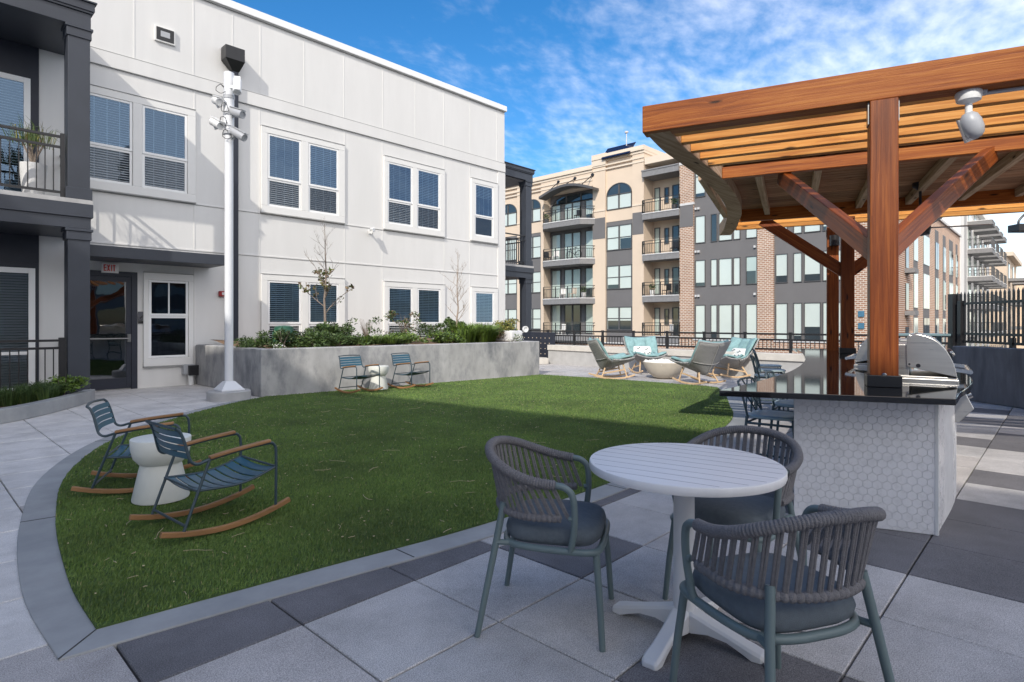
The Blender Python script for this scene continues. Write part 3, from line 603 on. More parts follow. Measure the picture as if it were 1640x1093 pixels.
# conduit box by the planter corner
hb = thing('utility_box', 'grey outlet box with a white drain pipe below it at the foot of the wall', 'utility box', (4.42, YF-0.05, 0))
b = MB(); b.box(-0.02, 0.22, -0.12, 0.049, 0.24, 0.46); b.build('housing', M['grey_plastic'], hb, bevel=0.008)
b = MB(); b.box(0.06, 0.26, -0.20, -0.121, 0.22, 0.44); b.build('valve', M['black_metal'], hb, bevel=0.01)
b = MB(); b.lathe([(0.055, 0.0), (0.055, 0.19), (0.065, 0.19), (0.065, 0.235), (0.0, 0.235)], 16, (0.13, -0.1, 0)); b.build('drain_pipe', M['white_plastic'], hb)
# ---------------------------------------------------------------- white camera pole
pl = thing('camera_pole', 'tall white steel pole on a round concrete footing beside the planter corner', 'pole', (4.17, 10.93, 0))
b = MB(); b.lathe([(0.36, 0.0), (0.36, 0.15), (0.345, 0.165), (0.0, 0.165)], 40); b.build('footing', M['concrete_block'], pl)
b = MB(); b.obox((0, 0, 0.18), (0.2, 0, 0), (0, 0.2, 0), (0, 0, 0.014)); b.add([(-.19,-.19,.195),(.19,-.19,.195),(.19,.19,.195),(-.19,.19,.195),(-.08,-.08,.33),(.08,-.08,.33),(.08,.08,.33),(-.08,.08,.33)], [(0,1,5,4),(1,2,6,5),(2,3,7,6),(3,0,4,7),(4,5,6,7)]); b.build('base_cover', M['pole_white'], pl, bevel=0.006)
b = MB(); b.lathe([(0.072, 0.196), (0.072, 4.9), (0.088, 4.9), (0.088, 5.86), (0.0, 5.9)], 24); b.build('shaft', M['pole_white'], pl)
b = MB()
for z in (5.42, 5.12, 4.78): b.lathe([(0.0885, z-.03), (0.098, z-.03), (0.098, z+.03), (0.0885, z+.03)], 20)
b.build('clamp', M['grey_plastic'], pl)
b = MB(); random.seed(3)
for (x, y, z) in ((-.14, -.02, 5.53), (-.10, -.08, 5.2), (-.12, -.07, 4.95), (-.08, -.10, 4.72)):
    pts = [(x + 0.07*math.cos(t)+random.uniform(-.02, .02), y + 0.03*math.sin(2*t), z + 0.08*math.sin(t)) for t in np.linspace(0, 8, 14)]; b.tube(pts, 0.006, 5)
b.build('cable', M['black_metal'], pl)
px, py = 4.17, 10.93; g = 'cameras clamped around the white pole'
Rv, Fv = Vector((0.687, -0.727, 0)), Vector((0.727, 0.687, 0))
for lab, dx, z, aim, m_ in (('white bullet camera pointing down, highest right of the pole top', 0.18, 5.60, Rv*0.15 - Fv*0.35 + Vector((0,0,-0.9)), 'white_plastic'),
        ('white camera on the upper left of the pole below a coil of cable', -0.17, 5.33, Rv*0.6 - Fv*0.65 + Vector((0,0,-0.35)), 'white_plastic'),
        ('grey shaded camera on the right of the pole, middle of the three', 0.17, 5.12, Rv*0.8 - Fv*0.3 + Vector((0,0,-0.3)), 'grey_plastic'),
        ('white camera lowest left on the pole, angled down right', -0.19, 4.93, Rv*0.75 - Fv*0.45 + Vector((0,0,-0.45)), 'white_plastic'),
        ('grey shaded camera lowest right on the pole, angled down', 0.20, 4.74, Rv*0.85 - Fv*0.2 + Vector((0,0,-0.5)), 'grey_plastic')):
    o = Rv*dx - Fv*0.07
    bullet_cam('security_camera', lab, (px+o.x, py+o.y, z), aim, m_, L=0.30, r=0.072, group=g, arm=-o*0.6 + Vector((0,0,-0.02)))
# ---------------------------------------------------------------- planters and planting
cp = thing('concrete_planter', 'long raised grey concrete planter against the white wall', 'planter', (8.2, 12.2, 0))
A, B_, Cc, D_ = (4.68, 10.78), (11.74, 10.09), (11.74, 14.0), (4.68, YF-0.03)
b = MB(); t = 0.22
def wallseg(b, p, q, t, z0, z1):
    p, q = Vector((*p, 0)), Vector((*q, 0)); d = (q-p).normalized(); n = Vector((-d.y, d.x, 0))
    b.prism([(p.x, p.y), (q.x, q.y), ((q+n*t).x, (q+n*t).y), ((p+n*t).x, (p+n*t).y)], z0, z1)
b.prism([A, B_, Cc, (Cc[0]-t, Cc[1]), (B_[0]-t, B_[1]+t+0.02), (A[0]+t, A[1]+t-0.02), (D_[0]+t, D_[1]), D_], 0.0, 0.89)
b.build('planter_wall', M['concrete'], cp, world=True, bevel=0.018, seg=3)
def soil(u, v):
    x = 4.90 + u*6.62; y0 = 10.98 - 0.097*(x-4.68); y = y0 + v*(13.95-y0)
    return (x, y, 0.83 + 0.07*math.sin(x*2.3)*math.sin(y*1.7) + 0.14*v + 0.05*math.sin(x*0.9+1))
b = MB(); b.grid(soil, 60, 26); b.build('mulch_bed', M['mulch'], cp, world=True)
def leafset(name, blobs, size, mats, parent, flat=0.5, asp=0.45):
    """blobs: (x,y,z,rx,ry,rz,count); many small folded leaves spread through each blob"""
    V = []; 
    for (x, y, z, rx, ry, rz, n) in blobs:
        d = rng.normal(size=(n, 3)); d /= np.linalg.norm(d, axis=1)[:, None]; r = rng.random(n)**0.45
        c = np.array([x, y, z]) + d*r[:, None]*np.array([rx, ry, rz])
        u = d*0.7 + rng.normal(size=(n, 3))*0.7; u[:, 2] = u[:, 2]*flat + 0.25; u /= np.linalg.norm(u, axis=1)[:, None]
        w = np.cross(u, rng.normal(size=(n, 3))); w /= np.linalg.norm(w, axis=1)[:, None]; nn = np.cross(u, w)
        s = size*rng.uniform(0.6, 1.35, n)[:, None]
        base, tip, mid = c - u*s*0.5, c + u*s*0.5, c + nn*s*0.12
        V.append(np.stack([base, mid + w*s*asp*0.5, tip, mid - w*s*asp*0.5], 1))
    V = np.concatenate(V).reshape(-1, 3); F = np.arange(len(V)).reshape(-1, 4)
    off = np.array(parent.matrix_basis.translation) if parent else 0
    return mesh_np(name, V - off, F, mats, parent, mi=rng.integers(0, len(mats), len(F)))
def blades(name, cx, cy, z, n, spread, h, mats, parent, w=0.012, droop=0.6):
    a = rng.uniform(0, 2*np.pi, n); r = np.sqrt(rng.random(n))*spread*0.45; hh = h*rng.uniform(0.55, 1.1, n); out = spread*rng.uniform(0.1, 0.9, n)
    b0 = np.stack([cx + np.cos(a)*r, cy + np.sin(a)*r, np.full(n, z)], 1); dr = np.stack([np.cos(a), np.sin(a), np.zeros(n)], 1); sd = np.stack([-np.sin(a+.7), np.cos(a+.7), np.zeros(n)], 1)*w
    up = np.array([0, 0, 1.0]); p1 = b0 + dr*(out*0.35)[:, None] + up*(hh*0.7)[:, None]; p2 = b0 + dr*out[:, None] + up*(hh*(1-0.35*droop*rng.random(n)))[:, None]
    V = np.stack([b0-sd, b0+sd, p1+sd*.8, p1-sd*.8, p1-sd*.8, p1+sd*.8, p2+sd*.15, p2-sd*.15], 1).reshape(-1, 3); F = np.arange(len(V)).reshape(-1, 4)
    off = np.array(parent.matrix_basis.translation)
    mi = np.repeat(rng.integers(0, len(mats), n), 2)
    return mesh_np(name, V - off, F, mats, parent, mi=mi)
gz = 0.90
def shrub(label, x, y, z, blobs, size, mats, cat='shrub', group='shrubs in the raised planter', stems=0, name='shrub', asp=0.45):
    s = thing(name, label, cat, (x, y, z), 0, group)
    leafset('foliage', [(x+a, y+b_, z+c, rx, ry, rz, n) for a, b_, c, rx, ry, rz, n in blobs], size, [M[q] for q in mats], s, asp=asp)
    if stems:
        b = MB()
        for k in range(stems):
            a = random.uniform(0, 6.28); l = max(q[2]+q[5] for q in blobs)*random.uniform(0.5, 0.9); e = random.uniform(0.03, 0.22)
            b.tube([(0, 0, -0.05), (math.cos(a)*e*.4, math.sin(a)*e*.4, l*.5), (math.cos(a)*e, math.sin(a)*e, l)], [0.008, 0.006, 0.003], 5)
        b.build('stem', M['bark'], s)
    return s
random.seed(11)
def spread_blobs(n, ex, ey, h, cnt):
    out = []
    for k in range(n):
        a = random.uniform(0, 6.28); q = random.uniform(0.2, 1.0); out.append((math.cos(a)*ex*q, math.sin(a)*ey*q, random.uniform(0.05, h), random.uniform(.09, .2), random.uniform(.09, .2), random.uniform(.06, .13), cnt))
    return out
shrub('low spreading dark green juniper at the left end of the raised planter', 5.45, 11.55, gz-.05, spread_blobs(22, .55, .4, .3, 110), 0.075, ['leaf_dark', 'leaf_mid', 'leaf_dark'], stems=6, asp=0.3)
shrub('low green juniper in front of the green dome in the planter', 6.15, 11.3, gz-.05, spread_blobs(20, .45, .35, .32, 110), 0.075, ['leaf_mid', 'leaf_dark'], stems=6, asp=0.3)
shrub('dark green bush beneath the young tree with brown leaves', 6.75, 11.75, gz, spread_blobs(20, .4, .4, .42, 110), 0.07, ['leaf_dark', 'leaf_mid'], stems=5)
shrub('open airy bush with pale twigs below the middle of the white wall', 7.9, 12.3, gz, spread_blobs(12, .4, .35, .62, 26), 0.065, ['leaf_mid', 'leaf_dark'], stems=22)
shrub('taller loose bush under the middle lower window', 9.0, 12.3, gz, spread_blobs(18, .40, .4, .74, 42), 0.065, ['leaf_mid', 'leaf_dark', 'leaf_brown'], stems=16)
shrub('mid green bush right of the middle lower window pair', 10.1, 12.4, gz, spread_blobs(18, .6, .4, .42, 60), 0.065, ['leaf_dark', 'leaf_mid'], stems=8)
shrub('low leafy ground plant spilling at the middle of the planter front', 8.35, 11.3, gz-.04, spread_blobs(22, .6, .3, .22, 100), 0.07, ['leaf_mid', 'leaf_bright', 'leaf_mid'])
shrub('low leafy ground plant right of the middle of the planter front', 9.5, 11.2, gz-.04, spread_blobs(20, .55, .3, .24, 100), 0.07, ['leaf_mid', 'leaf_dark', 'leaf_bright'])
shrub('red brown bush beside the bright grass at the planter end', 11.25, 11.2, gz, spread_blobs(12, .25, .3, .28, 90), 0.06, ['leaf_brown', 'leaf_mid'])
shrub('dark green leafy bush by the corner of the white building', 11.35, 13.1, gz, spread_blobs(18, .4, .4, .55, 90), 0.09, ['leaf_dark', 'leaf_mid'], stems=6)
shrub('small bush covered in white flowers in front of the white planter box', 11.45, 10.62, gz-.02, [(-.1,0,.06,.18,.14,.10,110), (.12,.05,.08,.14,.12,.1,90), (0,0,.12,.2,.16,.08,100)], 0.032, ['flower_white', 'leaf_mid', 'leaf_mid'], asp=0.8)
shrub('white flowering plant at the left end of the planter by the pole', 5.15, 11.15, gz-.03, [(0,0,.05,.13,.12,.07,60), (.1,.1,.03,.13,.12,.06,60)], 0.035, ['flower_white', 'leaf_mid', 'leaf_mid'], asp=0.8)
shrub('pale flowering plant behind the junipers near the brown leaved tree', 6.4, 11.95, gz+.02, [(0,0,.17,.18,.14,.12,80), (.2,.1,.15,.14,.12,.10,60)], 0.04, ['flower_white', 'leaf_mid', 'leaf_dark', 'leaf_mid'], asp=0.7)
s = thing('grass_clump', 'bright green clump of long arching grass below the bare tree', 'grass clump', (10.55, 11.35, gz-.05), 0, 'grass clumps in the raised planter')
for k in range(9): blades('foliage' if k == 0 else 'foliage', 10.05 + k*0.125, 11.35 + random.uniform(-.3, .25), gz-.05, 260, 0.42, 0.52, [M['leaf_bright'], M['leaf_bright'], M['leaf_mid']], s)
s = thing('grass_clump', 'shorter green clump of strappy leaves at the planter front near the two far rocking chairs', 'grass clump', (7.5, 11.2, gz-.05), 0, 'grass clumps in the raised planter')
for k in range(4): blades('foliage', 7.2 + k*0.2, 11.15 + random.uniform(-.1, .1), gz-.05, 200, 0.3, 0.27, [M['leaf_bright'], M['leaf_mid']], s)
def tree(name, label, loc, h, seed, trunk_r, spread, leaves, first=0.3, twig_m='bark', n_main=16, lean=(0, 0)):
    rnd = random.Random(seed); t_ = thing(name, label, 'tree', loc, 0, 'young trees in the raised planter'); b = MB(); c = MB(); tips = []
    trunk = [Vector((lean[0]*k/8 + rnd.uniform(-.02, .02)*(k > 0), lean[1]*k/8 + rnd.uniform(-.02, .02)*(k > 0), h*k/8)) for k in range(9)]
    b.tube(trunk, [trunk_r*(1-0.85*k/8) for k in range(9)], 8); b.build('trunk', M[twig_m], t_)
    def branch(p, d, l, r, dep):
        pts = [p]; q = p.copy(); d = d.normalized()
        for k in range(4):
            d = (d + Vector((rnd.uniform(-.22, .22), rnd.uniform(-.22, .22), rnd.uniform(-.02, .24)))).normalized(); q = q + d*l/4; pts.append(q.copy())
        c.tube(pts, [r*(1-.2*k) for k in range(5)], 5, caps=False); tips.extend(pts[2:])
        if dep > 0:
            for k in range(rnd.randint(2, 4)):
                i = rnd.randint(1, 3); a = rnd.uniform(0, 6.28); nd = (d + Vector((math.cos(a)*.8, math.sin(a)*.8, rnd.uniform(-.1, .5))))
                branch(pts[i], nd, l*rnd.uniform(.4, .65), r*.55, dep-1)
    for k in range(n_main):
        f = first + (0.97-first)*k/(n_main-1); i = min(int(f*8), 7); p = trunk[i].lerp(trunk[i+1], f*8-i); a = k*2.4 + rnd.uniform(-.4, .4)
        branch(p, Vector((math.cos(a), math.sin(a), rnd.uniform(.5, 1.0))), spread*(1.15-f*.75)*rnd.uniform(.6, 1.1), trunk_r*.42*(1.15-f), 2)
    c.build('branches', M[twig_m], t_)
    if leaves:
        lo = [q for q in tips if q.z < h*0.62]; bl = []
        for k in range(leaves):
            q = rnd.choice(lo); bl.append((loc[0]+q.x, loc[1]+q.y, loc[2]+q.z, .07, .07, .07, rnd.randint(4, 11)))
        leafset('crown', bl, 0.085, [M['leaf_autumn'], M['leaf_brown'], M['leaf_mid'], M['leaf_autumn']], t_, asp=0.6)
mat('twig_pale', (0.34, 0.27, 0.22), 0.85, var=0.2)
tree('young_tree', 'slender young tree still holding brown leaves in front of the left lower window', (6.78, 12.25, 0.86), 2.75, 5, 0.036, 0.85, 34, first=0.26, n_main=13)
tree('young_tree', 'small bare leafless tree between the two right lower windows', (10.68, 12.15, 0.86), 2.45, 9, 0.03, 0.72, 0, first=0.22, twig_m='twig_pale', n_main=18)
shrub('long low juniper branches reaching past the left end of the raised planter', 5.1, 11.9, gz-.06, spread_blobs(20, .45, .5, .18, 70), 0.07, ['leaf_dark', 'leaf_mid'], stems=8, asp=0.3)
shrub('low green mound between the juniper and the brown leaved tree', 6.9, 11.25, gz-.06, spread_blobs(18, .45, .28, .2, 80), 0.065, ['leaf_mid', 'leaf_dark'])
shrub('low mixed ground plants left of the bright grass clump', 9.9, 11.6, gz-.04, spread_blobs(20, .5, .3, .26, 80), 0.065, ['leaf_mid', 'leaf_dark', 'leaf_brown'])
shrub('dark low foliage against the wall below the left lower window', 7.3, 12.9, gz+.05, spread_blobs(18, .7, .35, .3, 70), 0.07, ['leaf_dark', 'leaf_mid'])
gd = thing('utility_dome', 'dark green plastic utility dome half hidden in the planter shrubs', 'utility box', (5.98, 12.6, 0.86))
b = MB(); b.lathe([(0.26, 0), (0.24, 0.30), (0.20, 0.38), (0.20, 0.42), (0.12, 0.45), (0.0, 0.455)], 24); b.build('shell', M['green_plastic'], gd)
wp = thing('planter_box', 'white rounded planter box standing at the right end of the raised planter', 'planter', (11.5, 11.1, 0.87))
b = MB(); b.box(-0.22, 0.24, -0.42, 0.42, 0, 0.30); b.build('box', M['pot_white'], wp, bevel=0.05, seg=3)
ws = thing('floodlight', 'small white round headed fixture on the corner of the white planter box', 'light', (11.86, 10.72, 1.10))
b = MB(); b.lathe([(0.0, -.05), (0.06, -.045), (0.085, 0.0), (0.085, .05), (0.06, .05), (0.055, .02), (0.0, .02)], 20, (0, 0, .1), axis=(-.3, -1, 0)); b.build('head', M['white_plastic'], ws)
b = MB(); b.tube([(-.1, .1, -.05), (-.03, .03, 0.02), (0, 0, .06)], 0.016, 8); b.build('arm', M['grey_plastic'], ws)
shrub('yellow green rounded bush growing out of the white planter box', 11.5, 11.1, 1.15, spread_blobs(16, .25, .35, .26, 90), 0.06, ['leaf_yellow', 'leaf_yellow', 'leaf_mid'])
# low curved planter in front of the left balcony
lp = thing('low_planter', 'low curved grey concrete planter edge below the left balcony', 'planter', (1.2, 11.4, 0))
cv = [(-2.6, 8.7), (-1.2, 9.2), (0.0, 9.85), (1.02, 10.51), (1.48, 10.95), (2.0, 11.66), (2.36, 12.25), (2.50, 12.56)]
o_ = [Vector((*p, 0)) for p in cv]; oc = crom(o_, 5); ic = []
for i, p in enumerate(oc):
    d = (oc[min(i+1, len(oc)-1)] - oc[max(i-1, 0)]).normalized(); ic.append(p + Vector((-d.y, d.x, 0))*0.17)
b = MB(); b.prism([(p.x, p.y) for p in oc] + [(p.x, p.y) for p in reversed(ic)], 0, 0.20); b.build('planter_wall', M['kerb'], lp, world=True, bevel=0.012)
b = MB(); b.prism([(p.x, p.y) for p in ic] + [(2.2, 12.58), (-2.6, 12.58)], 0.0, 0.13); b.build('mulch_bed', M['mulch'], lp, world=True)
random.seed(21)
for k, (x, y, lab) in enumerate(((1.95, 12.1, 'broad leaved bright green bush against the dark column'), (1.45, 11.75, 'tuft of fine dark grass nearest the left balcony column'), (1.05, 11.45, 'tuft of fine dark grass in the middle of the low planter'), (0.62, 11.1, 'tuft of fine dark grass at the left edge of the photo'), (1.7, 12.2, 'tuft of fine dark grass behind the broad leaved bush'))):
    if k == 0: shrub(lab, x, y, .13, spread_blobs(12, .24, .2, .3, 70), 0.075, ['leaf_mid', 'leaf_bright'], group='plants in the low planter', stems=5)
    else:
        s = thing('grass_clump', lab, 'grass clump', (x, y, .13), 0, 'tufts in the low planter')
        for q in range(5): blades('foliage', x + random.uniform(-.26, .26), y + random.uniform(-.2, .2), .13, 190, .24, .30, [M['leaf_dark'], M['leaf_mid'], M['leaf_dark']], s, w=0.006)
# things on the left balcony
pp = thing('plant_pot', 'tall white tapered pot on the upper left balcony', 'pot', (1.72, 13.2, 3.54))
b = MB(); b.lathe([(0.13, 0), (0.15, .03), (0.20, .62), (0.18, .62), (0.17, .56), (0.0, .56)], 24); b.build('pot', M['pot_white'], pp)
pm_ = thing('potted_palm', 'small palm with arching fronds in the tall white balcony pot', 'plant', (1.72, 13.2, 4.1))
b = MB(); 
for a in (0.3, 1.6, 2.7, 4.0, 5.2): b.tube([(0, 0, 0), (math.cos(a)*.05, math.sin(a)*.05, .2), (math.cos(a)*.18, math.sin(a)*.18, .48)], [.03, .02, .01], 6)
b.build('trunk', M['bark'], pm_)
for a in (0.3, 1.6, 2.7, 4.0, 5.2): blades('frond', 1.72+math.cos(a)*.18, 13.2+math.sin(a)*.18, 4.50, 26, .40, .40, [M['leaf_mid'], M['leaf_mid'], M['leaf_yellow']], pm_, w=.006, droop=1.5)
st = thing('plant_stand', 'black two tier plant stand behind the balcony railing', 'stand', (0.95, 13.3, 3.54))
b = MB()
for x in (-.25, .25):
    for y in (-.1, .1): b.box(x-.012, x+.012, y-.012, y+.012, 0, .68)
for z in (.34, .6): b.box(-.26, .26, -.12, .12, z, z+.02)
b.build('frame', M['black_metal'], st)
shrub('low green trailing plant on the black plant stand', 0.95, 13.3, 4.17, [(-.1,0,.05,.2,.1,.08,200), (.15,0,.05,.12,.1,.06,120)], 0.06, ['leaf_mid', 'leaf_dark'], group='balcony plants')
# ---------------------------------------------------------------- rocking chairs and side tables on the turf
def sweep(b, pts, w, h, up=(0,0,1)):
    P = [Vector(p) for p in pts]; n = len(P); V = []
    for i in range(n):
        d = (P[min(i+1, n-1)] - P[max(i-1, 0)]).normalized(); s = d.cross(Vector(up)).normalized(); u = s.cross(d)
        V += [P[i] - s*w/2 - u*h/2, P[i] + s*w/2 - u*h/2, P[i] + s*w/2 + u*h/2, P[i] - s*w/2 + u*h/2]
    F = [(0,1,2,3), tuple(4*(n-1)+k for k in (3,2,1,0))]
    for i in range(n-1):
        for k in range(4): F.append((4*i+k, 4*(i+1)+k, 4*(i+1)+(k+1) % 4, 4*i+(k+1) % 4))
    b.add(V, F)
def rocking_chair(loc, rz, label):
    t = thing('rocking_chair', label, 'chair', loc, rz, 'teal metal rocking chairs on the turf'); t.scale = (.93, .93, .93)
    rk = lambda x: 0.022 + 0.075*(abs(x)/0.47)**2.0 + (0.012 if x > 0 else 0.0)*(abs(x)/0.47)
    for s in (-1, 1):
        y = 0.275*s; b = MB(); sweep(b, [(x, y, rk(x)) for x in np.linspace(-0.425, 0.47, 15)], 0.032, 0.036); b.build('rocker', M['teak'], t, bevel=0.005)
        b = MB(); top = crom([(0.36, y, rk(.36)+.01), (0.362, y, 0.30), (0.362, y, 0.49), (0.345, y, 0.545), (0.30, y, 0.560), (0.10, y, 0.545), (-0.115, y, 0.515), (-0.19, y, 0.497), (-0.232, y*.98, 0.515), (-0.25, y*.97, 0.56), (-0.275, y*.94, 0.66), (-0.30, y*.93, 0.725), (-0.325, y*.92, 0.748)], 5)
        b.tube(top, 0.0105, 8); b.build('side_frame', M['teal_dark'], t)
        b = MB(); b.tube([(-0.285, y, rk(-.285)+.01), (-0.118, y, 0.512)], 0.0105, 8); b.build('leg', M['teal_dark'], t)
        b = MB(); sweep(b, crom([(-0.12, y, 0.528), (0.05, y, 0.552), (0.315, y, 0.578)], 4), 0.044, 0.022); b.build('armrest', M['teak'], t, bevel=0.006)
    b = MB(); sz = lambda x: 0.315 + 0.30*max(0, x-0.05)**2*2.2 + 0.06*max(0, -x-0.08) - 0.012*math.cos(x*5) - (0.9*max(0, x-0.34)**1.3)
    b2 = MB()
    for k in range(8):
        x0 = -0.195 + k*0.071; x1 = x0 + 0.057
        b.grid(lambda u, v: (x0 + (x1-x0)*v, -0.262 + 0.524*u, sz(x0 + (x1-x0)*v) - 0.022*math.sin(math.pi*u)), 10, 2)
        b.grid(lambda u, v: (x0 + (x1-x0)*(1-v), -0.262 + 0.524*u, sz(x0 + (x1-x0)*(1-v)) - 0.022*math.sin(math.pi*u) - 0.006), 10, 2)
    b.build('seat', M['teal_metal'], t)
    b = MB()
    for s in (-1, 1): b.tube(crom([(-0.20, .27*s, sz(-.2)), (0.05, .27*s, sz(.05)), (0.2, .27*s, sz(.2)), (0.36, .27*s, sz(.36))], 4), 0.009, 8)
    b.tube([(0.365, -.27, sz(.36)), (0.365, .27, sz(.36))], 0.009, 8); b.tube([(-0.2, -.27, sz(-.2)), (-0.2, .27, sz(-.2))], 0.008, 8)
    b.tube([(-0.268, -.275, 0.095), (-0.268, .275, 0.095)], 0.009, 8)
    b.build('seat_frame', M['teal_dark'], t)
    b = MB(); bx = lambda z: -0.247 - 0.27*(z-0.55)
    for k in range(4):
        z0 = 0.535 + k*0.050; z1 = z0 + 0.040
        for o in (0, 0.006): b.grid(lambda u, v: (bx(z0 + (z1-z0)*(v if o else 1-v)) - 0.03*math.sin(math.pi*u) + o, (-0.255 + 0.51*u), z0 + (z1-z0)*(v if o else 1-v)), 10, 2)
    b.build('backrest', M['teal_metal'], t)
    b = MB(); b.tube(crom([(-0.325, -.253, .748), (-0.345, -.12, .755), (-0.35, 0, .757), (-0.345, .12, .755), (-0.325, .253, .748)], 4), 0.0105, 8); b.build('top_rail', M['teal_dark'], t)
    return t
TG = 0.03
rc = rocking_chair((1.485, 4.225, TG), R(4), 'large teal rocking chair nearest the camera on the shaded turf')
dup(rc, (1.42, 5.62, TG), R(-25), 'teal rocking chair behind the nearest white stool, at the left edge of the turf')
dup(rc, (6.22, 9.98, TG), R(-88), 'far teal rocking chair left of the small white table by the concrete planter')
dup(rc, (7.40, 9.92, TG), R(-84), 'far teal rocking chair right of the small white table by the concrete planter')
def side_table(loc, label):
    t = thing('side_table', label, 'side table', loc, 0, 'white hourglass side tables')
    b = MB(); b.lathe([(0.192, 0.0), (0.195, 0.012), (0.140, 0.27), (0.140, 0.275)], 40); b.build('base', M['stool_white'], t)
    b = MB(); b.lathe([(0.140, 0.276), (0.150, 0.278), (0.185, 0.32), (0.202, 0.39), (0.206, 0.458), (0.204, 0.466), (0.195, 0.468), (0.0, 0.468)], 40); b.build('top', M['stool_white'], t)
    return t
sd = side_table((1.43, 5.07, TG), 'white hourglass side table between the two near teal rocking chairs')
dup(sd, (6.82, 10.18, TG), 0, 'white hourglass side table between the two far rocking chairs by the planter')
# ---------------------------------------------------------------- dining set in the foreground
def dining_chair(loc, rz, label):
    t = thing('dining_chair', label, 'chair', loc, rz, 'grey rope armchairs at the round table')
    gm = M['grey_green_metal']
    top = [Vector(p) for p in [(0.05,.268,.688),(-0.05,.276,.701),(-0.15,.262,.730),(-0.238,.205,.768),(-0.288,.108,.793),(-0.303,0,.80),(-0.288,-.108,.793),(-0.238,-.205,.768),(-0.15,-.262,.730),(-0.05,-.276,.701),(0.05,-.268,.688)]]
    low = [Vector(p) for p in [(0.115,.254,.548),(0.0,.254,.542),(-0.10,.240,.540),(-0.19,.182,.542),(-0.240,.10,.545),(-0.257,0,.546),(-0.240,-.10,.545),(-0.19,-.182,.542),(-0.10,-.240,.540),(0.0,-.254,.542),(0.115,-.254,.548)]]
    T, Lw = crom(top, 14), crom(low, 14)
    # rope wrapped top rail: small ridges along the tube
    def even(P, n):
        ls = [0]; 
        for a, b in zip(P, P[1:]): ls.append(ls[-1] + (b-a).length)
        out = []; j = 0
        for k in range(n):
            q = ls[-1]*k/(n-1)
            while j < len(P)-2 and ls[j+1] < q: j += 1
            f = (q-ls[j])/max(1e-9, ls[j+1]-ls[j]); out.append(P[j].lerp(P[j+1], min(1, f)))
        return out
    E = even(T, 281); b = MB(); b.tube(E, [0.0205 + 0.0016*(1 if k % 3 else -1) for k in range(281)], 12); 
    n = 30; A, B = even(T, n*2+1), even(Lw, n*2+1)
    for k in range(n):
        for q in (0, 1):
            i = 2*k + 1; tdir = (A[min(i+1, 2*n)] - A[i-1]).normalized(); bdir = (B[min(i+1, 2*n)] - B[i-1]).normalized()
            a_ = A[i] + tdir*(0.0058*(2*q-1)); c_ = B[i] + bdir*(0.0040*(2*q-1)) + (bdir*0.006)
            m_ = a_.lerp(c_, .5)
            b.tube([a_, m_, c_], 0.0058, 6, caps=False)
    E2 = even(Lw, 141)[6:-6]; b.tube(E2, [0.0165 + 0.002*(1 if k % 3 else -1) for k in range(len(E2))], 10)
    b.build('rope_back', M['rope'], t)
    for s in (-1, 1):
        b = MB(); b.tube(crom([(0.045, .268*s, .689), (0.09, .268*s, .680), (0.122, .265*s, .645), (0.130, .258*s, .55), (0.118, .246*s, .44), (0.105, .236*s, .398)], 5), 0.0145, 10); b.tube([(0.105, .254*s, .548), (0.130, .257*s, .55)], 0.012, 8); b.build('arm', gm, t)
        b = MB(); b.tube([(0.215, .205*s, .395), (0.232, .226*s, .20), (0.245, .242*s, 0.0)], [0.0155, 0.0145, 0.0135], 10); b.build('leg', gm, t)
        b = MB(); b.tube([(-0.200, .180*s, .575), (-0.225, .205*s, .42), (-0.265, .235*s, .20), (-0.300, .262*s, 0.0)], [0.0155, 0.0155, 0.0145, 0.0135], 10); b.build('leg', gm, t)
    b = MB(); sq = crom([(.235, 0, .40), (.23, .16, .40), (.20, .222, .40), (.10, .235, .40), (-.08, .222, .40), (-.17, .185, .40), (-.205, .10, .40), (-.21, 0, .40), (-.205, -.10, .40), (-.17, -.185, .40), (-.08, -.222, .40), (.10, -.235, .40), (.20, -.222, .40), (.23, -.16, .40)], 4, True)
    b.tube(sq, 0.0155, 10, closed=True)
    for s in (-1, 1): b.tube([(-0.16, .19*s, .40), (-0.228, .21*s, .405)], 0.013, 8)
    b.build('seat_frame', gm, t)
    b = MB(); N_ = 48; V = []; prof = [(0.92, .408), (1.0, .425), (1.03, .452), (1.0, .475), (0.93, .490), (0.6, .500), (0.25, .503)]
    for r, z in prof:
        for k in range(N_):
            a = 2*math.pi*k/N_; c_, s_ = math.cos(a), math.sin(a); e = 0.52
            V.append((0.012 + 0.216*r*abs(c_)**e*(1 if c_ > 0 else -1), 0.214*r*abs(s_)**e*(1 if s_ > 0 else -1), z))
    F = [tuple(reversed(range(N_)))] + [(i*N_+k, i*N_+(k+1) % N_, (i+1)*N_+(k+1) % N_, (i+1)*N_+k) for i in range(len(prof)-1) for k in range(N_)] + [tuple((len(prof)-1)*N_+k for k in range(N_))]
    b.add(V, F, True); b.build('cushion', M['cushion_grey'], t)
    return t
dc = dining_chair((2.145, 1.75, 0), R(-60.6), 'grey rope armchair left of the round table, seen from its side on the turf side')
dup(dc, (2.106, 0.745, 0), R(60.6), 'grey rope armchair nearest the camera, its rope back turned towards us')
dup(dc, (2.90, 1.215, 0), R(180), 'grey rope armchair behind the round table beside the tiled counter')
dt = thing('dining_table', 'round white slatted cafe table on a four footed pedestal', 'table', (2.42, 1.235, 0))
b = MB(); b.lathe([(0.0, .722), (0.402, .722), (0.414, .726), (0.417, .735), (0.417, .756), (0.414, .761), (0.409, .7625), (0.0, .7625)], 72)
tt = b.build('tabletop', M['table_white'], dt); tt.rotation_euler = (0, 0, R(101))
b = MB()
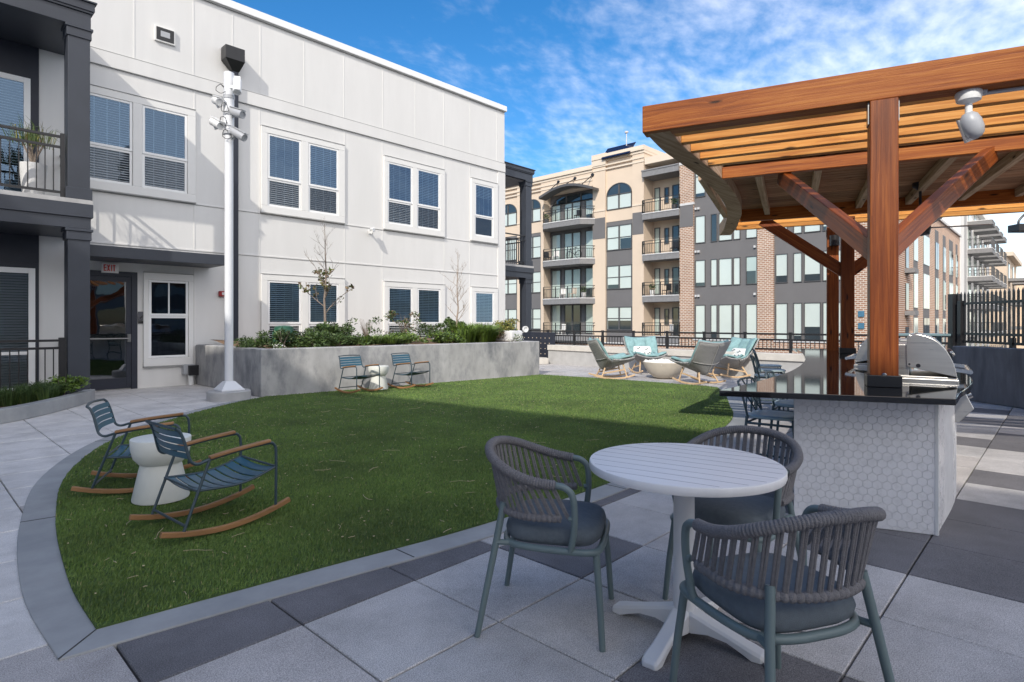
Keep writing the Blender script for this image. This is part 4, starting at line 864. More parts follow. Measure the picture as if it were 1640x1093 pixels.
for k in range(-4, 5):
    y = k*0.083 + 0.0; hw = math.sqrt(max(0, 0.403**2 - y*y)); b.box(-hw, hw, y-0.0014, y+0.0014, .7627, .7632)
g_ = b.build('plank_seams', M['table_groove'], dt); g_.rotation_euler = (0, 0, R(101))
b = MB(); b.lathe([(0.047, .075), (0.046, .30), (0.045, .705), (0.12, .705), (0.12, .721), (0.0, .721)], 28); b.build('pedestal', M['base_white'], dt)
for k in range(4):
    b = MB(); a = R(4 + 90*k); c_, s_ = math.cos(a), math.sin(a)
    st_ = [(0.0, .040, .125, .03), (.05, .040, .118, .03), (.12, .037, .095, .044), (.20, .035, .072, .038), (.26, .036, .054, .016), (.30, .039, .044, .0), (.335, .036, .034, .0), (.348, .027, .022, .0)]
    V = []
    for x, w_, zt, zb_ in st_:
        for (yy, zz) in ((-w_, zb_), (w_, zb_), (w_, zt-.012), (w_*.75, zt), (-w_*.75, zt), (-w_, zt-.012)): V.append((x*c_ - yy*s_, x*s_ + yy*c_, max(zz, zb_ + .004) if zz != zb_ else zz))
    n_ = 6; F = [tuple(range(n_)), tuple((len(st_)-1)*n_ + q for q in reversed(range(n_)))]
    for i in range(len(st_)-1):
        for q in range(n_): F.append((i*n_+q, (i+1)*n_+q, (i+1)*n_+(q+1) % n_, i*n_+(q+1) % n_))
    b.add(V, F); o = b.build('foot', M['base_white'], dt, bevel=0.004)
    bm = bmesh.new(); bm.from_mesh(o.data); bmesh.ops.recalc_face_normals(bm, faces=bm.faces); bm.to_mesh(o.data); bm.free()
cb_ = thing('cable', 'thin dark twig-like cord lying on the pavers under the round table', 'cord', (2.6, 1.0, 0))
b = MB(); b.tube(crom([(2.66, 1.18, .006), (2.62, 1.08, .005), (2.50, .95, .006), (2.38, .86, .005), (2.27, .74, .006), (2.16, .64, .006)], 6), 0.004, 6); b.tube(crom([(2.64, 1.10, .012), (2.72, .98, .006), (2.80, .82, .005)], 5), 0.0035, 6); b.build('strand', M['rope'], cb_, world=True)

# ---------------------------------------------------------------- fire pit group
fp = thing('fire_pit', 'beige bowl shaped fire pit filled with white stones', 'fire pit', (13.15, 7.22, 0))
b = MB(); b.lathe([(0.17, 0.0), (0.20, .008), (0.30, .05), (0.42, .16), (0.50, .30), (0.535, .405), (0.53, .415), (0.50, .415), (0.48, .37), (0.0, .37)], 48); b.build('bowl', M['firebowl'], fp)
b = MB(); random.seed(4)
for k in range(170):
    a, r_ = random.uniform(0, 6.28), math.sqrt(random.random())*0.47; s_ = random.uniform(.028, .05); z = .385 + (0.47-r_)*0.09
    b.obox((r_*math.cos(a), r_*math.sin(a), z), Vector((random.uniform(-1, 1), random.uniform(-1, 1), random.uniform(-.5, .5))).normalized()*s_, Vector((0, s_*.7, .01)), Vector((.01, 0, s_*.6)))
b.build('stones', M['fire_stones'], fp, bevel=0.012)
def lounge_chair(loc, rz, label):
    t = thing('lounge_chair', label, 'chair', loc, rz, 'wicker rocking lounge chairs round the fire pit')
    prof = crom([(0.50, 0, .44), (0.30, 0, .365), (0.02, 0, .27), (-0.20, 0, .235), (-0.31, 0, .36), (-0.43, 0, .62), (-0.58, 0, .92)], 4); n = len(prof)-1
    hw = lambda v: 0.47 - 0.17*math.exp(-((v-.48)/.20)**2) + 0.09*max(0, v-.5)
    def S(off, inset=1.0, tuft=0.0):
        def f(u, v):
            i = min(int(v*n), n-1); p = prof[i].lerp(prof[i+1], v*n-i); d = (prof[i+1]-prof[i]).normalized(); nn = Vector((d.z, 0, -d.x))     # towards the sitter
            if nn.z < 0 and nn.x < 0: nn = -nn
            q = 2*u-1; lift = abs(q)**1.7*(0.10 + 0.20*math.exp(-((v-.50)/.24)**2))
            o = p + nn*(off + lift) + Vector((0, q*hw(v)*inset*(1-0.10*abs(q)**2), 0))
            if tuft: o += nn*tuft*abs(math.sin(u*math.pi*3)*math.sin(v*math.pi*4))**0.5
            return o
        return f
    b = MB(); b.grid(S(0.0), 18, 20); o = b.build('shell', M['wicker'], t); so = o.modifiers.new('thick', 'SOLIDIFY'); so.thickness = 0.025; so.offset = 0
    b = MB(); f = S(0.004); rim = [f(0, v/20) for v in range(21)] + [f(u/18, 1) for u in range(1, 19)] + [f(1, v/20) for v in range(19, -1, -1)] + [f(u/18, 0) for u in range(17, 0, -1)]
    b.tube(rim, 0.020, 7, closed=True); b.build('rim', M['wicker'], t)
    b = MB(); f0 = S(-0.022); b.tube([f0(u/14, .74) for u in range(15)], 0.010, 6); b.tube([f0(.5, v/14) for v in range(4, 15)], 0.009, 6); b.build('seam', M['wicker'], t)
    b = MB(); b.grid(S(0.050, .97, .060), 30, 32); o = b.build('cushion', M['cushion_teal'], t); so = o.modifiers.new('thick', 'SOLIDIFY'); so.thickness = 0.055; so.offset = 0.0
    pl_ = MB(); 
    def pil(side):
        def f(u, v):
            a, c_ = 2*u-1, 2*v-1; th = side*0.065*((1-a**4)*(1-c_**4))**0.6
            return Vector((-0.215 + th*.85 - c_*.10, a*.27, .56 + c_*.165 + th*.5))
        return f
    pl_.grid(pil(1), 12, 10); pl_.grid(lambda u, v: pil(-1)(1-u, v), 12, 10); pw = pl_.build('pillow', M['pillow_white'], t)
    b = MB(); 
    for (a, c_) in ((-.12, .08), (.10, .05), (.0, -.06), (.14, -.05), (-.15, -.07)):
        b.tube([Vector((-0.215 + .064 - (c_+q*.02)*.62, a + q*.05, .592 + c_ + .03*math.sin(q*3))) for q in (-1, -.3, .4, 1)], 0.009, 5)
    b.build('pattern', M['pillow_mark'], pw)
    for s in (-1, 1):
        b = MB(); sweep(b, [(x, .29*s, .022 + .085*(x/.52)**2) for x in np.linspace(-.50, .52, 13)], 0.036, 0.038); b.build('rocker', M['pale_wood'], t, bevel=0.006)
        for (p, q) in (((-.30, .29*s, .05), (-.20, .20*s, .27)), ((.32, .29*s, .06), (.24, .24*s, .37))):
            b = MB(); b.tube([p, q], [.017, .021], 9); b.build('leg', M['pale_wood'], t)
        b = MB(); b.beam((-.26, .255*s, .14), (.29, .265*s, .24), .026, .034); b.build('rail', M['pale_wood'], t, bevel=0.004)
    return t
FPx, FPy = 13.15, 7.22
lc = lounge_chair((12.25, 8.20, 0), R(-42), 'grey wicker lounge chair nearest the raised planter, seen from behind')
dup(lc, (14.15, 8.35, 0), R(-128), 'grey wicker lounge chair facing us with teal cushion and pillow, left behind the fire bowl')
dup(lc, (12.50, 6.02, 0), R(72), 'grey wicker lounge chair with its woven back to us right of the fire bowl')
dup(lc, (14.62, 6.20, 0), R(152), 'grey wicker lounge chair with teal cushion against the low wall, farthest right')
# ---------------------------------------------------------------- low wall, railing, fences at the terrace edge
lw = thing('low_wall', 'low grey block wall with a pale cap along the terrace edge', 'wall', (15.0, 7.0, 0))
Wp = [(15.28, 12.75), (15.02, 9.2), (14.80, 5.6), (14.62, 1.2)]
def strip(b, pts, o0, o1, z0, z1):
    P = [Vector((*p, 0)) for p in pts]; a, c_ = [], []
    for i, p in enumerate(P):
        d = (P[min(i+1, len(P)-1)] - P[max(i-1, 0)]).normalized(); nn = Vector((-d.y, d.x, 0)); a.append((p + nn*o0)[:2]); c_.append((p + nn*o1)[:2])
    b.prism([tuple(q) for q in a] + [tuple(q) for q in reversed(c_)], z0, z1)
b = MB(); strip(b, Wp, 0, 0.30, 0, 0.455); b.build('wall_body', M['concrete_block'], lw, world=True)
b = MB(); strip(b, Wp, -0.05, 0.35, 0.457, 0.63); b.build('wall_cap', M['concrete_cap'], lw, world=True, bevel=0.012)
gr = thing('guard_railing', 'black metal guard railing with slim bars behind the low wall', 'railing', (15.5, 7.5, 0))
Pt = [Vector((15.62, 14.2, 0)), Vector((15.5, 9.0, 0)), Vector((15.38, 5.0, 0)), Vector((15.28, 1.75, 0))]
def rail_pt(y):
    for a, c_ in zip(Pt, Pt[1:]):
        if c_.y <= y <= a.y: return a.lerp(c_, (a.y-y)/(a.y-c_.y))
    return Pt[-1]
ys = np.arange(14.15, 1.7, -1.145)
for y in ys:
    p = rail_pt(y); b = MB(); b.box(p.x-.03, p.x+.03, p.y-.03, p.y+.03, 0.0, 1.115); b.box(p.x-.038, p.x+.038, p.y-.038, p.y+.038, 1.116, 1.135); b.build('post', M['black_metal'], gr, world=True)
for z, h_, w_ in ((1.09, .045, .055), (0.945, .045, .035), (0.705, .045, .035)):
    b = MB()
    for a, c_ in zip(Pt, Pt[1:]): b.beam(a + Vector((0, 0, z)), c_ + Vector((0, 0, z)), w_, h_)
    b.build('rail', M['black_metal'], gr, world=True)
b = MB()
for y in np.arange(14.1, 1.75, -0.104):
    p = rail_pt(y); b.box(p.x-.008, p.x+.008, p.y-.008, p.y+.008, .728, .922)
b.build('picket_panel', M['black_metal'], gr, world=True)
sp = thing('screen_panel', 'dark perforated metal screen left of the black railing', 'screen', (15.4, 13.6, 0))
b = MB(); b.box(15.36, 15.42, 12.55, 15.2, 0.12, 1.05); b.build('panel', M['navy_dark'], sp, world=True, bevel=0.01)
b = MB()
for i in range(13):
    for j in range(4): b.box(15.352, 15.359, 12.75+i*.19, 12.775+i*.19, .3+j*.18, .325+j*.18)
b.build('rivets', M['tan_trim'], sp, world=True)
kp = thing('low_planter', 'small low kerbed bed behind the right end of the raised planter', 'planter', (14.6, 13.2, 0))
b = MB(); b.prism([(13.75, 12.75), (14.95, 12.45), (15.25, 12.78), (15.25, 15.0), (13.75, 15.0)], 0, 0.20); b.build('planter_wall', M['concrete_cap'], kp, world=True, bevel=0.02)
random.seed(31)
shrub('dry brown ornamental grass behind the right end of the raised planter', 14.5, 13.3, .18, spread_blobs(26, .6, .45, .42, 110), 0.09, ['leaf_brown', 'leaf_brown', 'leaf_mid'], group='dry plants', asp=0.25)
cw = thing('concrete_wall', 'dark stained concrete wall on the right behind the grill', 'wall', (12.8, 0.9, 0))
b = MB(); w0, w1 = Vector((13.28, 1.52, 0)), Vector((10.2, -2.2, 0)); dd = (w1-w0).normalized(); nn = Vector((-dd.y, dd.x, 0))
b.prism([tuple(q[:2]) for q in (w0, w1, w1 + nn*.3, w0 + nn*.3)], 0, 0.955); b.build('wall_body', M['concrete_dark'], cw, world=True, bevel=0.02)
tf = thing('picket_fence', 'tall black metal fence with pointed pickets behind the dark concrete wall', 'fence', (13.6, 1.0, 0))
f0, f1 = Vector((14.33, 1.60, 0)), Vector((10.9, -1.0, 0)); fd = (f1-f0).normalized(); fl = (f1-f0).length; fn = Vector((-fd.y, fd.x, 0))
b = MB(); b.obox(f0 + Vector((0, 0, .97)), fd*.075, fn*.075, (0, 0, .97)); b.build('post', M['black_metal'], tf, world=True)
b = MB(); p = f0 + fd*.22; b.obox(p + Vector((0, 0, .9)), fd*.05, fn*.05, (0, 0, .9)); b.build('post', M['black_metal'], tf, world=True)
b = MB(); p = f0 + fd*1.55; b.obox(p + Vector((0, 0, .56)), fd*.035, fn*.035, (0, 0, .56)); b.build('post', M['black_metal'], tf, world=True)
for z in (1.74, 1.17, 1.02):
    b = MB(); b.beam(f0 + Vector((0, 0, z)), f1 + Vector((0, 0, z)), .035, .045); b.build('rail', M['black_metal'], tf, world=True)
b = MB()
for k in range(1, int(fl/.105)):
    p = f0 + fd*(k*.105); b.obox(p + Vector((0, 0, 1.455)), fd*.019, fn*.011, (0, 0, .46)); q = p + Vector((0, 0, 1.915)); u_, v_ = fd*.019, fn*.011
    b.add([q-u_-v_, q+u_-v_, q+u_+v_, q-u_+v_, q + Vector((0, 0, .06))], [(0,1,4), (1,2,4), (2,3,4), (3,0,4)])
b.build('picket_panel', M['black_metal'], tf, world=True)
bt = thing('bar_table', 'pale teal bar height table behind the near grill', 'table', (14.0, 2.15, 0))
b = MB(); c0, c1 = Vector((13.75, 2.75, 1.14)), Vector((14.3, 1.75, 1.14)); b.beam(c0, c1, .55, .045); b.build('tabletop', M['bar_teal'], bt, world=True, bevel=0.008)
for f_ in (.08, .92):
    p = c0.lerp(c1, f_); b = MB(); b.box(p.x-.04, p.x+.04, p.y-.04, p.y+.04, 0, 1.115); b.build('leg', M['bar_teal'], bt, world=True)
# ---------------------------------------------------------------- tiled counter with the granite top
kc = thing('kitchen_counter', 'curved outdoor kitchen counter in white hexagon tile under a black granite top', 'counter', (5.5, 1.2, 0))
LEFT = [(3.92,1.74),(4.77,1.79),(5.99,1.94),(7.54,2.29),(9.0,2.74),(10.35,3.22),(11.25,3.62)]
RIGHT = [(11.55,2.85),(10.4,2.15),(8.6,1.30),(7.0,.74),(5.9,.54),(4.92,.515),(4.47,.49)]
lf = [tuple(p[:2]) for p in crom([Vector((*p, 0)) for p in LEFT], 6)]; rg = [tuple(p[:2]) for p in crom([Vector((*p, 0)) for p in RIGHT[:-1]], 6)] + [RIGHT[-1]]
b = MB(); b.prism(lf + rg, .873, .913); b.build('countertop', M['granite'], kc, world=True, bevel=0.004)
BL = [(4.38,1.40),(5.0,1.41),(5.95,1.53),(7.45,1.86),(8.85,2.28),(10.2,2.76),(11.0,3.1)]; BR = [(11.3,2.75),(10.35,2.25),(8.55,1.42),(6.95,.86),(5.9,.645),(4.655,.612)]
bl_ = [tuple(p[:2]) for p in crom([Vector((*p, 0)) for p in BL], 5)]; br_ = [tuple(p[:2]) for p in crom([Vector((*p, 0)) for p in BR], 5)]
b = MB(); b.prism(bl_ + br_, 0, .872); b.build('counter_body', M['grout'], kc, world=True)
def hexes(name, p, q, zmax):
    p, q = Vector((*p, 0)), Vector((*q, 0)); d = (q-p).normalized(); L_ = (q-p).length; n = Vector((d.y, -d.x, 0)); b = MB(); w = .056; g = .0010; r = w/math.sqrt(3) - g; row = w*math.sqrt(3)/2
    def clip(P, k, lim, keep_less):
        out = []
        for i in range(len(P)):
            a, c_ = P[i], P[(i+1) % len(P)]; ia = (a[k] <= lim) == keep_less; ic = (c_[k] <= lim) == keep_less
            if ia: out.append(a)
            if ia != ic:
                t = (lim-a[k])/(c_[k]-a[k]); out.append((a[0]+t*(c_[0]-a[0]), a[1]+t*(c_[1]-a[1])))
        return out
    for j in range(int(zmax/row)+2):
        for i in range(-1, int(L_/w)+2):
            cx, cz = (i + .5*(j % 2))*w, j*row; P = [(cx + r*math.cos(R(30+60*k)), cz + r*math.sin(R(30+60*k))) for k in range(6)]
            P = clip(P, 0, .003, False); 
            if P: P = clip(P, 0, L_-.003, True)
            if P: P = clip(P, 1, .004, False)
            if P: P = clip(P, 1, zmax-.002, True)
            if len(P) < 3: continue
            mx_, mz_ = sum(a for a, _ in P)/len(P), sum(z for _, z in P)/len(P); k_ = len(P); tl = (random.uniform(-.012, .012), random.uniform(-.012, .012))
            def pt(a, z, o): return p + d*a + Vector((0, 0, z)) + n*(o + (a-mx_)*tl[0] + (z-mz_)*tl[1])
            V = [pt(a, z, .0003) for a, z in P] + [pt(a, z, .0028) for a, z in P] + [pt(mx_+(a-mx_)*.95, mz_+(z-mz_)*.95, .0040) for a, z in P]
            F = [tuple(range(2*k_, 3*k_))] + [(e*k_+i_, e*k_+(i_+1) % k_, (e+1)*k_+(i_+1) % k_, (e+1)*k_+i_) for e in (0, 1) for i_ in range(k_)]
            b.add(V, F)
    return b.build(name, M['tile_white'], kc, world=True)
hexes('hexagon_tiles', (4.38, 1.40), (4.655, .612), .872); hexes('hexagon_tiles', (4.655, .612), (5.62, .628), .872)
b = MB(); b.box(4.645, 4.668, .600, .618, 0.002, .871); b.build('corner_trim', M['white_trim'], kc, world=True)
# ---------------------------------------------------------------- grills
def grill(loc, rz, label):
    t = thing('grill', label, 'grill', loc, rz, 'stainless grills built into the counter'); st, W = M['steel'], 0.41      # front is -y, width along x
    b = MB(); b.box(-W, W, -.20, .28, -.04, .022); b.build('firebox', st, t, bevel=0.005)
    b = MB(); b.prism([(-W+.012, -.19), (W-.012, -.19), (W-.012, .27), (-W+.012, .27)], .0225, .040); b.box(-W+.02, W-.02, .12, .27, .041, .29); b.build('hood_back', M['steel'], t, bevel=0.004)
    prof = crom([Vector(p) for p in [(.135, .115, 0), (.135, .345, 0), (.10, .365, 0), (.055, .372, 0), (-.04, .335, 0), (-.115, .255, 0), (-.165, .15, 0), (-.188, .045, 0)]], 5)
    P = [(p.x, p.y) for p in prof]; n = len(P); b = MB()
    V = [(-W, y, z) for y, z in P] + [(W, y, z) for y, z in P]
    b.add(V, [(i, i+1, n+i+1, n+i) for i in range(n-1)], True)
    hd = b.build('hood', st, t); so = hd.modifiers.new('thick', 'SOLIDIFY'); so.thickness = .006
    for s in (-1, 1):
        b = MB(); V = [(s*(W+.003), y, z) for y, z in P] + [(s*(W+.015), y, z) for y, z in P]
        f_ = tuple(range(n)); b.add(V, [f_ if s < 0 else f_[::-1], tuple(n+i for i in (reversed(range(n)) if s < 0 else range(n)))] + [((i+1) % n, i, n+i, n+(i+1) % n) if s < 0 else (i, (i+1) % n, n+(i+1) % n, n+i) for i in range(n)])
        pn = b.build('side_panel', st, t, bevel=0.003)
        b = MB(); b.lathe([(.0, 0), (.016, 0), (.016, .004), (0, .004)], 14, (s*(W+.015), .06, .125), axis=(s, 0, 0)); b.lathe([(.0, 0), (.008, 0), (.008, .003), (0, .003)], 10, (s*(W+.015), .118, .135), axis=(s, 0, 0)); b.build('pivot', M['lens'], pn)
    b = MB(); b.tube([(-W+.03, -.27, .085), (W-.03, -.27, .085)], .016, 12)
    for s in (-1, 1): b.beam((s*(W-.05), -.16, .10), (s*(W-.05), -.275, .085), .02, .028)
    b.build('handle', M['chrome'], t)
    b = MB(); b.add([(-W-.012, -.205, .0), (W+.012, -.205, .0), (W+.012, -.29, -.19), (-W-.012, -.29, -.19), (-W-.012, -.20, -.30), (W+.012, -.20, -.30), (-W-.012, -.15, 0), (W+.012, -.15, 0), (W+.012, -.15, -.30), (-W-.012, -.15, -.30)],
        [(0,3,2,1), (3,4,5,2), (0,6,9,4,3), (1,2,5,8,7), (0,1,7,6), (4,9,8,5), (6,7,8,9)]); cpn = b.build('control_panel', st, t, bevel=0.004)
    b = MB(); b.tube([(-W, -.225, -.02), (W, -.225, -.02)], .02, 10)
    for x in (-.28, -.1, .1, .28): b.lathe([(.034, 0), (.03, .03), (.0, .032)], 16, (x, -.252, -.10), axis=(0, -.91, .41))
    b.build('knob', M['chrome'], t)
    b = MB(); b.lathe([(.035, 0), (.035, .02), (0, .022)], 18, (0, -.155, .215), axis=(0, -.82, .57)); b.build('gauge', M['chrome'], t)
    return t
gl_ = grill((6.03, .855, .913), R(8), 'stainless grill at the right edge of the counter, its side panel facing us')
dup(gl_, (7.45, 1.50, .913), R(188), 'stainless grill behind the front cedar post, its handle facing the lawn')
# ---------------------------------------------------------------- stools along the counter
def stool(loc, rz, label):
    t = thing('bar_stool', label, 'stool', loc, rz, 'blue grey metal stools along the counter'); m_ = M['stool_metal']
    b = MB(); N_ = 32; V = []
    for r, z in ((.9, .600), (1, .606), (1, .620), (.93, .628), (.6, .622), (.2, .618)):
        for k in range(N_):
            a = 2*math.pi*k/N_; c_, s_ = math.cos(a), math.sin(a); V.append((.21*r*abs(c_)**.6*(1 if c_ > 0 else -1), .20*r*abs(s_)**.6*(1 if s_ > 0 else -1), z))
    b.add(V, [tuple(reversed(range(N_)))] + [(i*N_+k, i*N_+(k+1) % N_, (i+1)*N_+(k+1) % N_, (i+1)*N_+k) for i in range(5) for k in range(N_)] + [tuple(5*N_+k for k in range(N_))], True); b.build('seat', M['stool_seat'], t)
    for s in (-1, 1):
        b = MB(); b.tube([(.17, .17*s, .61), (.22, .21*s, 0)], .012, 8); b.build('leg', m_, t)
        b = MB(); b.tube([(-.18, .18*s, .61), (-.235, .215*s, 0)], .012, 8); b.build('leg', m_, t)
    b = MB(); b.tube(crom([(-.17, -.185, .60), (-.205, -.20, .76), (-.235, -.205, .86), (-.25, -.17, .895), (-.262, 0, .905), (-.25, .17, .895), (-.235, .205, .86), (-.205, .20, .76), (-.17, .185, .60)], 5), .0095, 8)
    for a, c_ in ((-.185, .06), (-.06, .185), (.185, -.06), (.06, -.185)): b.tube([(-.185, a, .64), (-.255, c_, .895)], .0065, 6)
    b.build('backrest', m_, t)
    b = MB(); z = .23; k = 1-z/.61; b.tube([(.17+.05*k, -.17-.04*k, z), (.17+.05*k, .17+.04*k, z), (-.18-.055*k, .18+.035*k, z), (-.18-.055*k, -.18-.035*k, z)], .010, 8, closed=True); b.build('footrest', m_, t); b = MB()
    b.tube([(.178, -.175, .56), (.178, .175, .56), (-.185, .185, .56), (-.185, -.185, .56)], .010, 8, closed=True); b.build('seat_ring', m_, t)
    return t
sl = stool((5.02, 1.74, 0), R(-86), 'blue grey stool under the near left corner of the black countertop')
dup(sl, (5.86, 1.84, 0), R(-80), 'blue grey stool tucked under the countertop behind the nearest stool')
dup(sl, (8.75, 3.12, 0), R(-62), 'first of the far stools left of the countertop, nearest the lounge chairs')
dup(sl, (9.75, 3.46, 0), R(-65), 'middle one of the three far stools beside the countertop')
dup(sl, (10.75, 3.86, 0), R(-65), 'farthest stool beside the countertop, near the low wall')
# ---------------------------------------------------------------- cedar pergola
P1 = Vector((5.02, .985, 0)); n_ = Vector((.952, .305, 0)).normalized(); t_ = Vector((-.305, .952, 0)).normalized()
pg = thing('pergola', 'large orange cedar pergola with curved end fascia over the counter', 'pergola', (P1.x, P1.y, 0))
def Q(o, s, z): return P1 + n_*o + t_*s + Vector((0, 0, z))
def timber(name, p, q, w, h, m_, parent=pg, up=(0,0,1), bevel=.006):
    p, q = Vector(p), Vector(q); x = (q-p).normalized(); y = Vector(up).cross(x).normalized(); z = x.cross(y); l = (q-p).length
    b = MB(); b.box(-l/2, l/2, -w/2, w/2, -h/2, h/2); o = b.build(name, M[m_], parent, bevel=bevel)
    o.matrix_basis = Matrix.Translation((p+q)/2 - P1) @ Matrix((x, y, z)).transposed().to_4x4(); return o
ARC = [(4.40,2.61),(4.97,2.76),(5.48,2.85),(6.22,2.98),(6.97,3.15),(7.91,3.43),(8.67,3.72),(9.37,4.05),(10.0,4.36),(10.60,4.70)]
AR = crom([Vector((*p, 0)) for p in ARC], 5)
ofs = lambda p: ((p-P1).dot(n_), (p-P1).dot(t_))
AO = [ofs(p) for p in AR]
def s_arc(o):
    for (a, b_), (c_, d_) in zip(AO, AO[1:]):
        if a <= o <= c_: return b_ + (d_-b_)*(o-a)/(c_-a)
    return AO[0][1] if o < AO[0][0] else AO[-1][1]
SR = -3.6
def pls(o): return s_arc(o) - .20
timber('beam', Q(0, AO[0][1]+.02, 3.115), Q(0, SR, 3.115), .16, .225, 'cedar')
b = MB(); inn = []
for i, p in enumerate(AR):
    d = (AR[min(i+1, len(AR)-1)] - AR[max(i-1, 0)]).normalized(); inn.append(p + Vector((d.y, -d.x, 0))*.20)
i0 = 2
b.prism([tuple(p[:2]) for p in AR[i0-1:]] + [tuple(p[:2]) for p in reversed(inn[i0-1:])], 3.0, 3.215); b.build('curved_fascia', M['rafter_wood'], pg, world=True, bevel=.008)
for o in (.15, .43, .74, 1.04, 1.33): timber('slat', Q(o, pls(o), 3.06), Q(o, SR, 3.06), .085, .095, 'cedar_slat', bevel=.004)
timber('beam', Q(1.93, pls(1.93), 3.06), Q(1.93, SR, 3.06), .09, .125, 'cedar')
OF = 5.85
for o in (5.05, 5.45): timber('slat', Q(o, pls(o), 3.06), Q(o, SR, 3.06), .042, .115, 'cedar_slat', bevel=.004)
timber('beam', Q(4.72, pls(4.72), 3.05), Q(4.72, SR, 3.05), .09, .20, 'cedar'); timber('beam', Q(OF, pls(OF), 3.06), Q(OF, SR, 3.06), .09, .135, 'cedar_slat')
o = 1.98; pw_ = .135; k = 0
while o < 4.66:
    timber('ceiling_board', Q(o+pw_/2, pls(o+.07)+.02, 3.145), Q(o+pw_/2, SR, 3.145), pw_-.012, .03, 'cedar_ceiling', bevel=.002); o += pw_; k += 1
b = MB(); cc = [Q(o, pls(o), 0) for o in np.arange(1.9, 4.85, .2)] + [Q(4.8, SR, 0), Q(1.9, SR, 0)]; b.prism([tuple(p[:2]) for p in cc], 3.163, 3.20); b.build('roof_deck', M['navy_dark'], pg, world=True)
for s in (1.55, .95, .35, -.25, -.85, -1.45, -2.05, -2.65, -3.25):
    timber('rafter', Q(1.98, s, 3.075), Q(4.67, s, 3.075), .075, .105, 'rafter_wood')
def post(x, y, z0, z1, lab=None):
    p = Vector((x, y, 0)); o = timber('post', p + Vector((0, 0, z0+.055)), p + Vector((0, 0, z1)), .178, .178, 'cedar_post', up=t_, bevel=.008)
    b = MB(); b.obox(p + Vector((0, 0, z0+.042)), n_*.108, t_*.108, (0, 0, .042)); sh = b.build('post_shoe', M['black_metal'], pg, world=True, bevel=.004)
    for q in (-1, 1):
        b = MB(); b.obox(p + t_*(.094*q) + Vector((0, 0, z1-.08)), n_*.05, t_*.004, (0, 0, .08)); b.build('post_bracket', M['steel_dark'], pg, world=True)
    return o
post(5.02, .985, .914, 3.0); post(9.98, 2.42, .914, 2.98); post(10.92, 2.87, .0, 2.99)
post(6.0, -2.25, 0, 3.0); post(10.98, -.75, 0, 2.98)
def bolts(p, dirs):
    b = MB()
    for d_ in dirs: b.lathe([(0, 0), (.016, 0), (.016, .006), (.009, .012), (0, .012)], 10, Vector(p) + Vector(d_), axis=-n_)
    b.build('bolt', M['steel_dark'], pg, world=True)
bolts(P1 - n_*.09 + Vector((0, 0, 1.0)), [(0, 0, 0)])
timber('brace', Vector((5.04, 1.02, 1.90)), Vector((6.80, 2.30, 3.0)), .085, .155, 'cedar_post'); timber('brace', Vector((5.04, .97, 1.90)), Vector((7.24, .52, 3.0)), .085, .155, 'cedar_post')
timber('brace', Vector((9.98, 2.42, 2.12)), Vector((9.60, 3.55, 3.02)), .085, .17, 'cedar_post'); timber('brace', Vector((9.98, 2.42, 2.12)), Vector((10.3, 1.35, 3.02)), .085, .17, 'cedar_post')
# fan, camera and conduit, post light
fn_ = thing('ceiling_fan', 'dark ceiling fan hanging from the pergola boards behind the front post', 'fan', (8.85, 1.33, 3.0))
b = MB(); b.lathe([(0, .128), (.085, .128), (.085, .08), (.03, .04), (.016, .03), (.016, -.34), (.03, -.35), (.10, -.38), (.115, -.44), (.10, -.52), (0, -.54)], 22); b.build('motor', M['black_metal'], fn_)
for k in range(4):
    a = R(20+90*k); b = MB(); b.obox((.42*math.cos(a), .42*math.sin(a), -.44), Vector((math.cos(a), math.sin(a), 0))*.30, Vector((-math.sin(a), math.cos(a), .18))*.065, (0, 0, .006)); b.build('blade', M['grey_plastic'], fn_)
wc = thing('security_camera', 'large white dome based camera hanging under the front pergola beam', 'camera', (5.21, .50, 2.985))
b = MB(); b.lathe([(0, .02), (.075, .02), (.082, .0), (.072, -.045), (.03, -.062), (.022, -.066), (.022, -.15), (0, -.15)], 24); b.build('mount', M['white_plastic'], wc)
b = MB(); ax = Vector((.24, -.30, -.92)).normalized(); b.lathe([(0, -.085), (.03, -.08), (.054, -.055), (.064, -.01), (.062, .045), (.048, .085), (.025, .105), (0, .11)], 24, (.012, -.015, -.205), axis=ax); b.build('body', M['grey_plastic'], wc)
b = MB(); qr = Vector((0, 0, 1)).rotation_difference(ax); sd_ = math.atan2(-.6, .8) + .9
for o_ in (0, .005): b.grid(lambda u, v: Vector((.012, -.015, -.205)) + qr @ Vector(((.068+.006*v+o_)*math.cos(sd_ - 1.1 + 2.2*(u if o_ else 1-u)), (.068+.006*v+o_)*math.sin(sd_ - 1.1 + 2.2*(u if o_ else 1-u)), -.06 + .17*v)), 12, 4)
b.build('sun_shield', M['white_plastic'], wc)
b = MB(); p = Q(.06, -.52, 2.985) - wc.location; b.tube([(.02, -.03, .01), (.05, -.09, .012)], .028, 10); b.build('gland', M['grey_plastic'], wc)
cd = thing('conduit', 'grey conduit running along the underside of the front pergola beam', 'conduit', (P1.x, P1.y, 3.0))
b = MB(); b.tube([Q(.06, -.56, 2.987), Q(.06, SR+.1, 2.987)], .013, 8); b.build('pipe', M['grey_plastic'], cd, world=True)
pll = thing('post_light', 'dark cylinder light fixed near the top of the far cedar post', 'light', (10.78, 2.80, 2.66))
b = MB(); b.lathe([(0, 0), (.075, 0), (.075, .17), (0, .17)], 20); b.build('housing', M['black_metal'], pll)
b = MB(); b.box(.0, .12, -.02, .04, .05, .1); b.build('bracket', M['black_metal'], pll)
sla = thing('street_lamp', 'dark box headed lamp on a curved arm at the right edge of the photo', 'lamp', (16.3, .05, 0))
b = MB(); b.lathe([(.07, 0), (.06, 3.3), (.0, 3.3)], 16); b.build('pole', M['black_metal'], sla)
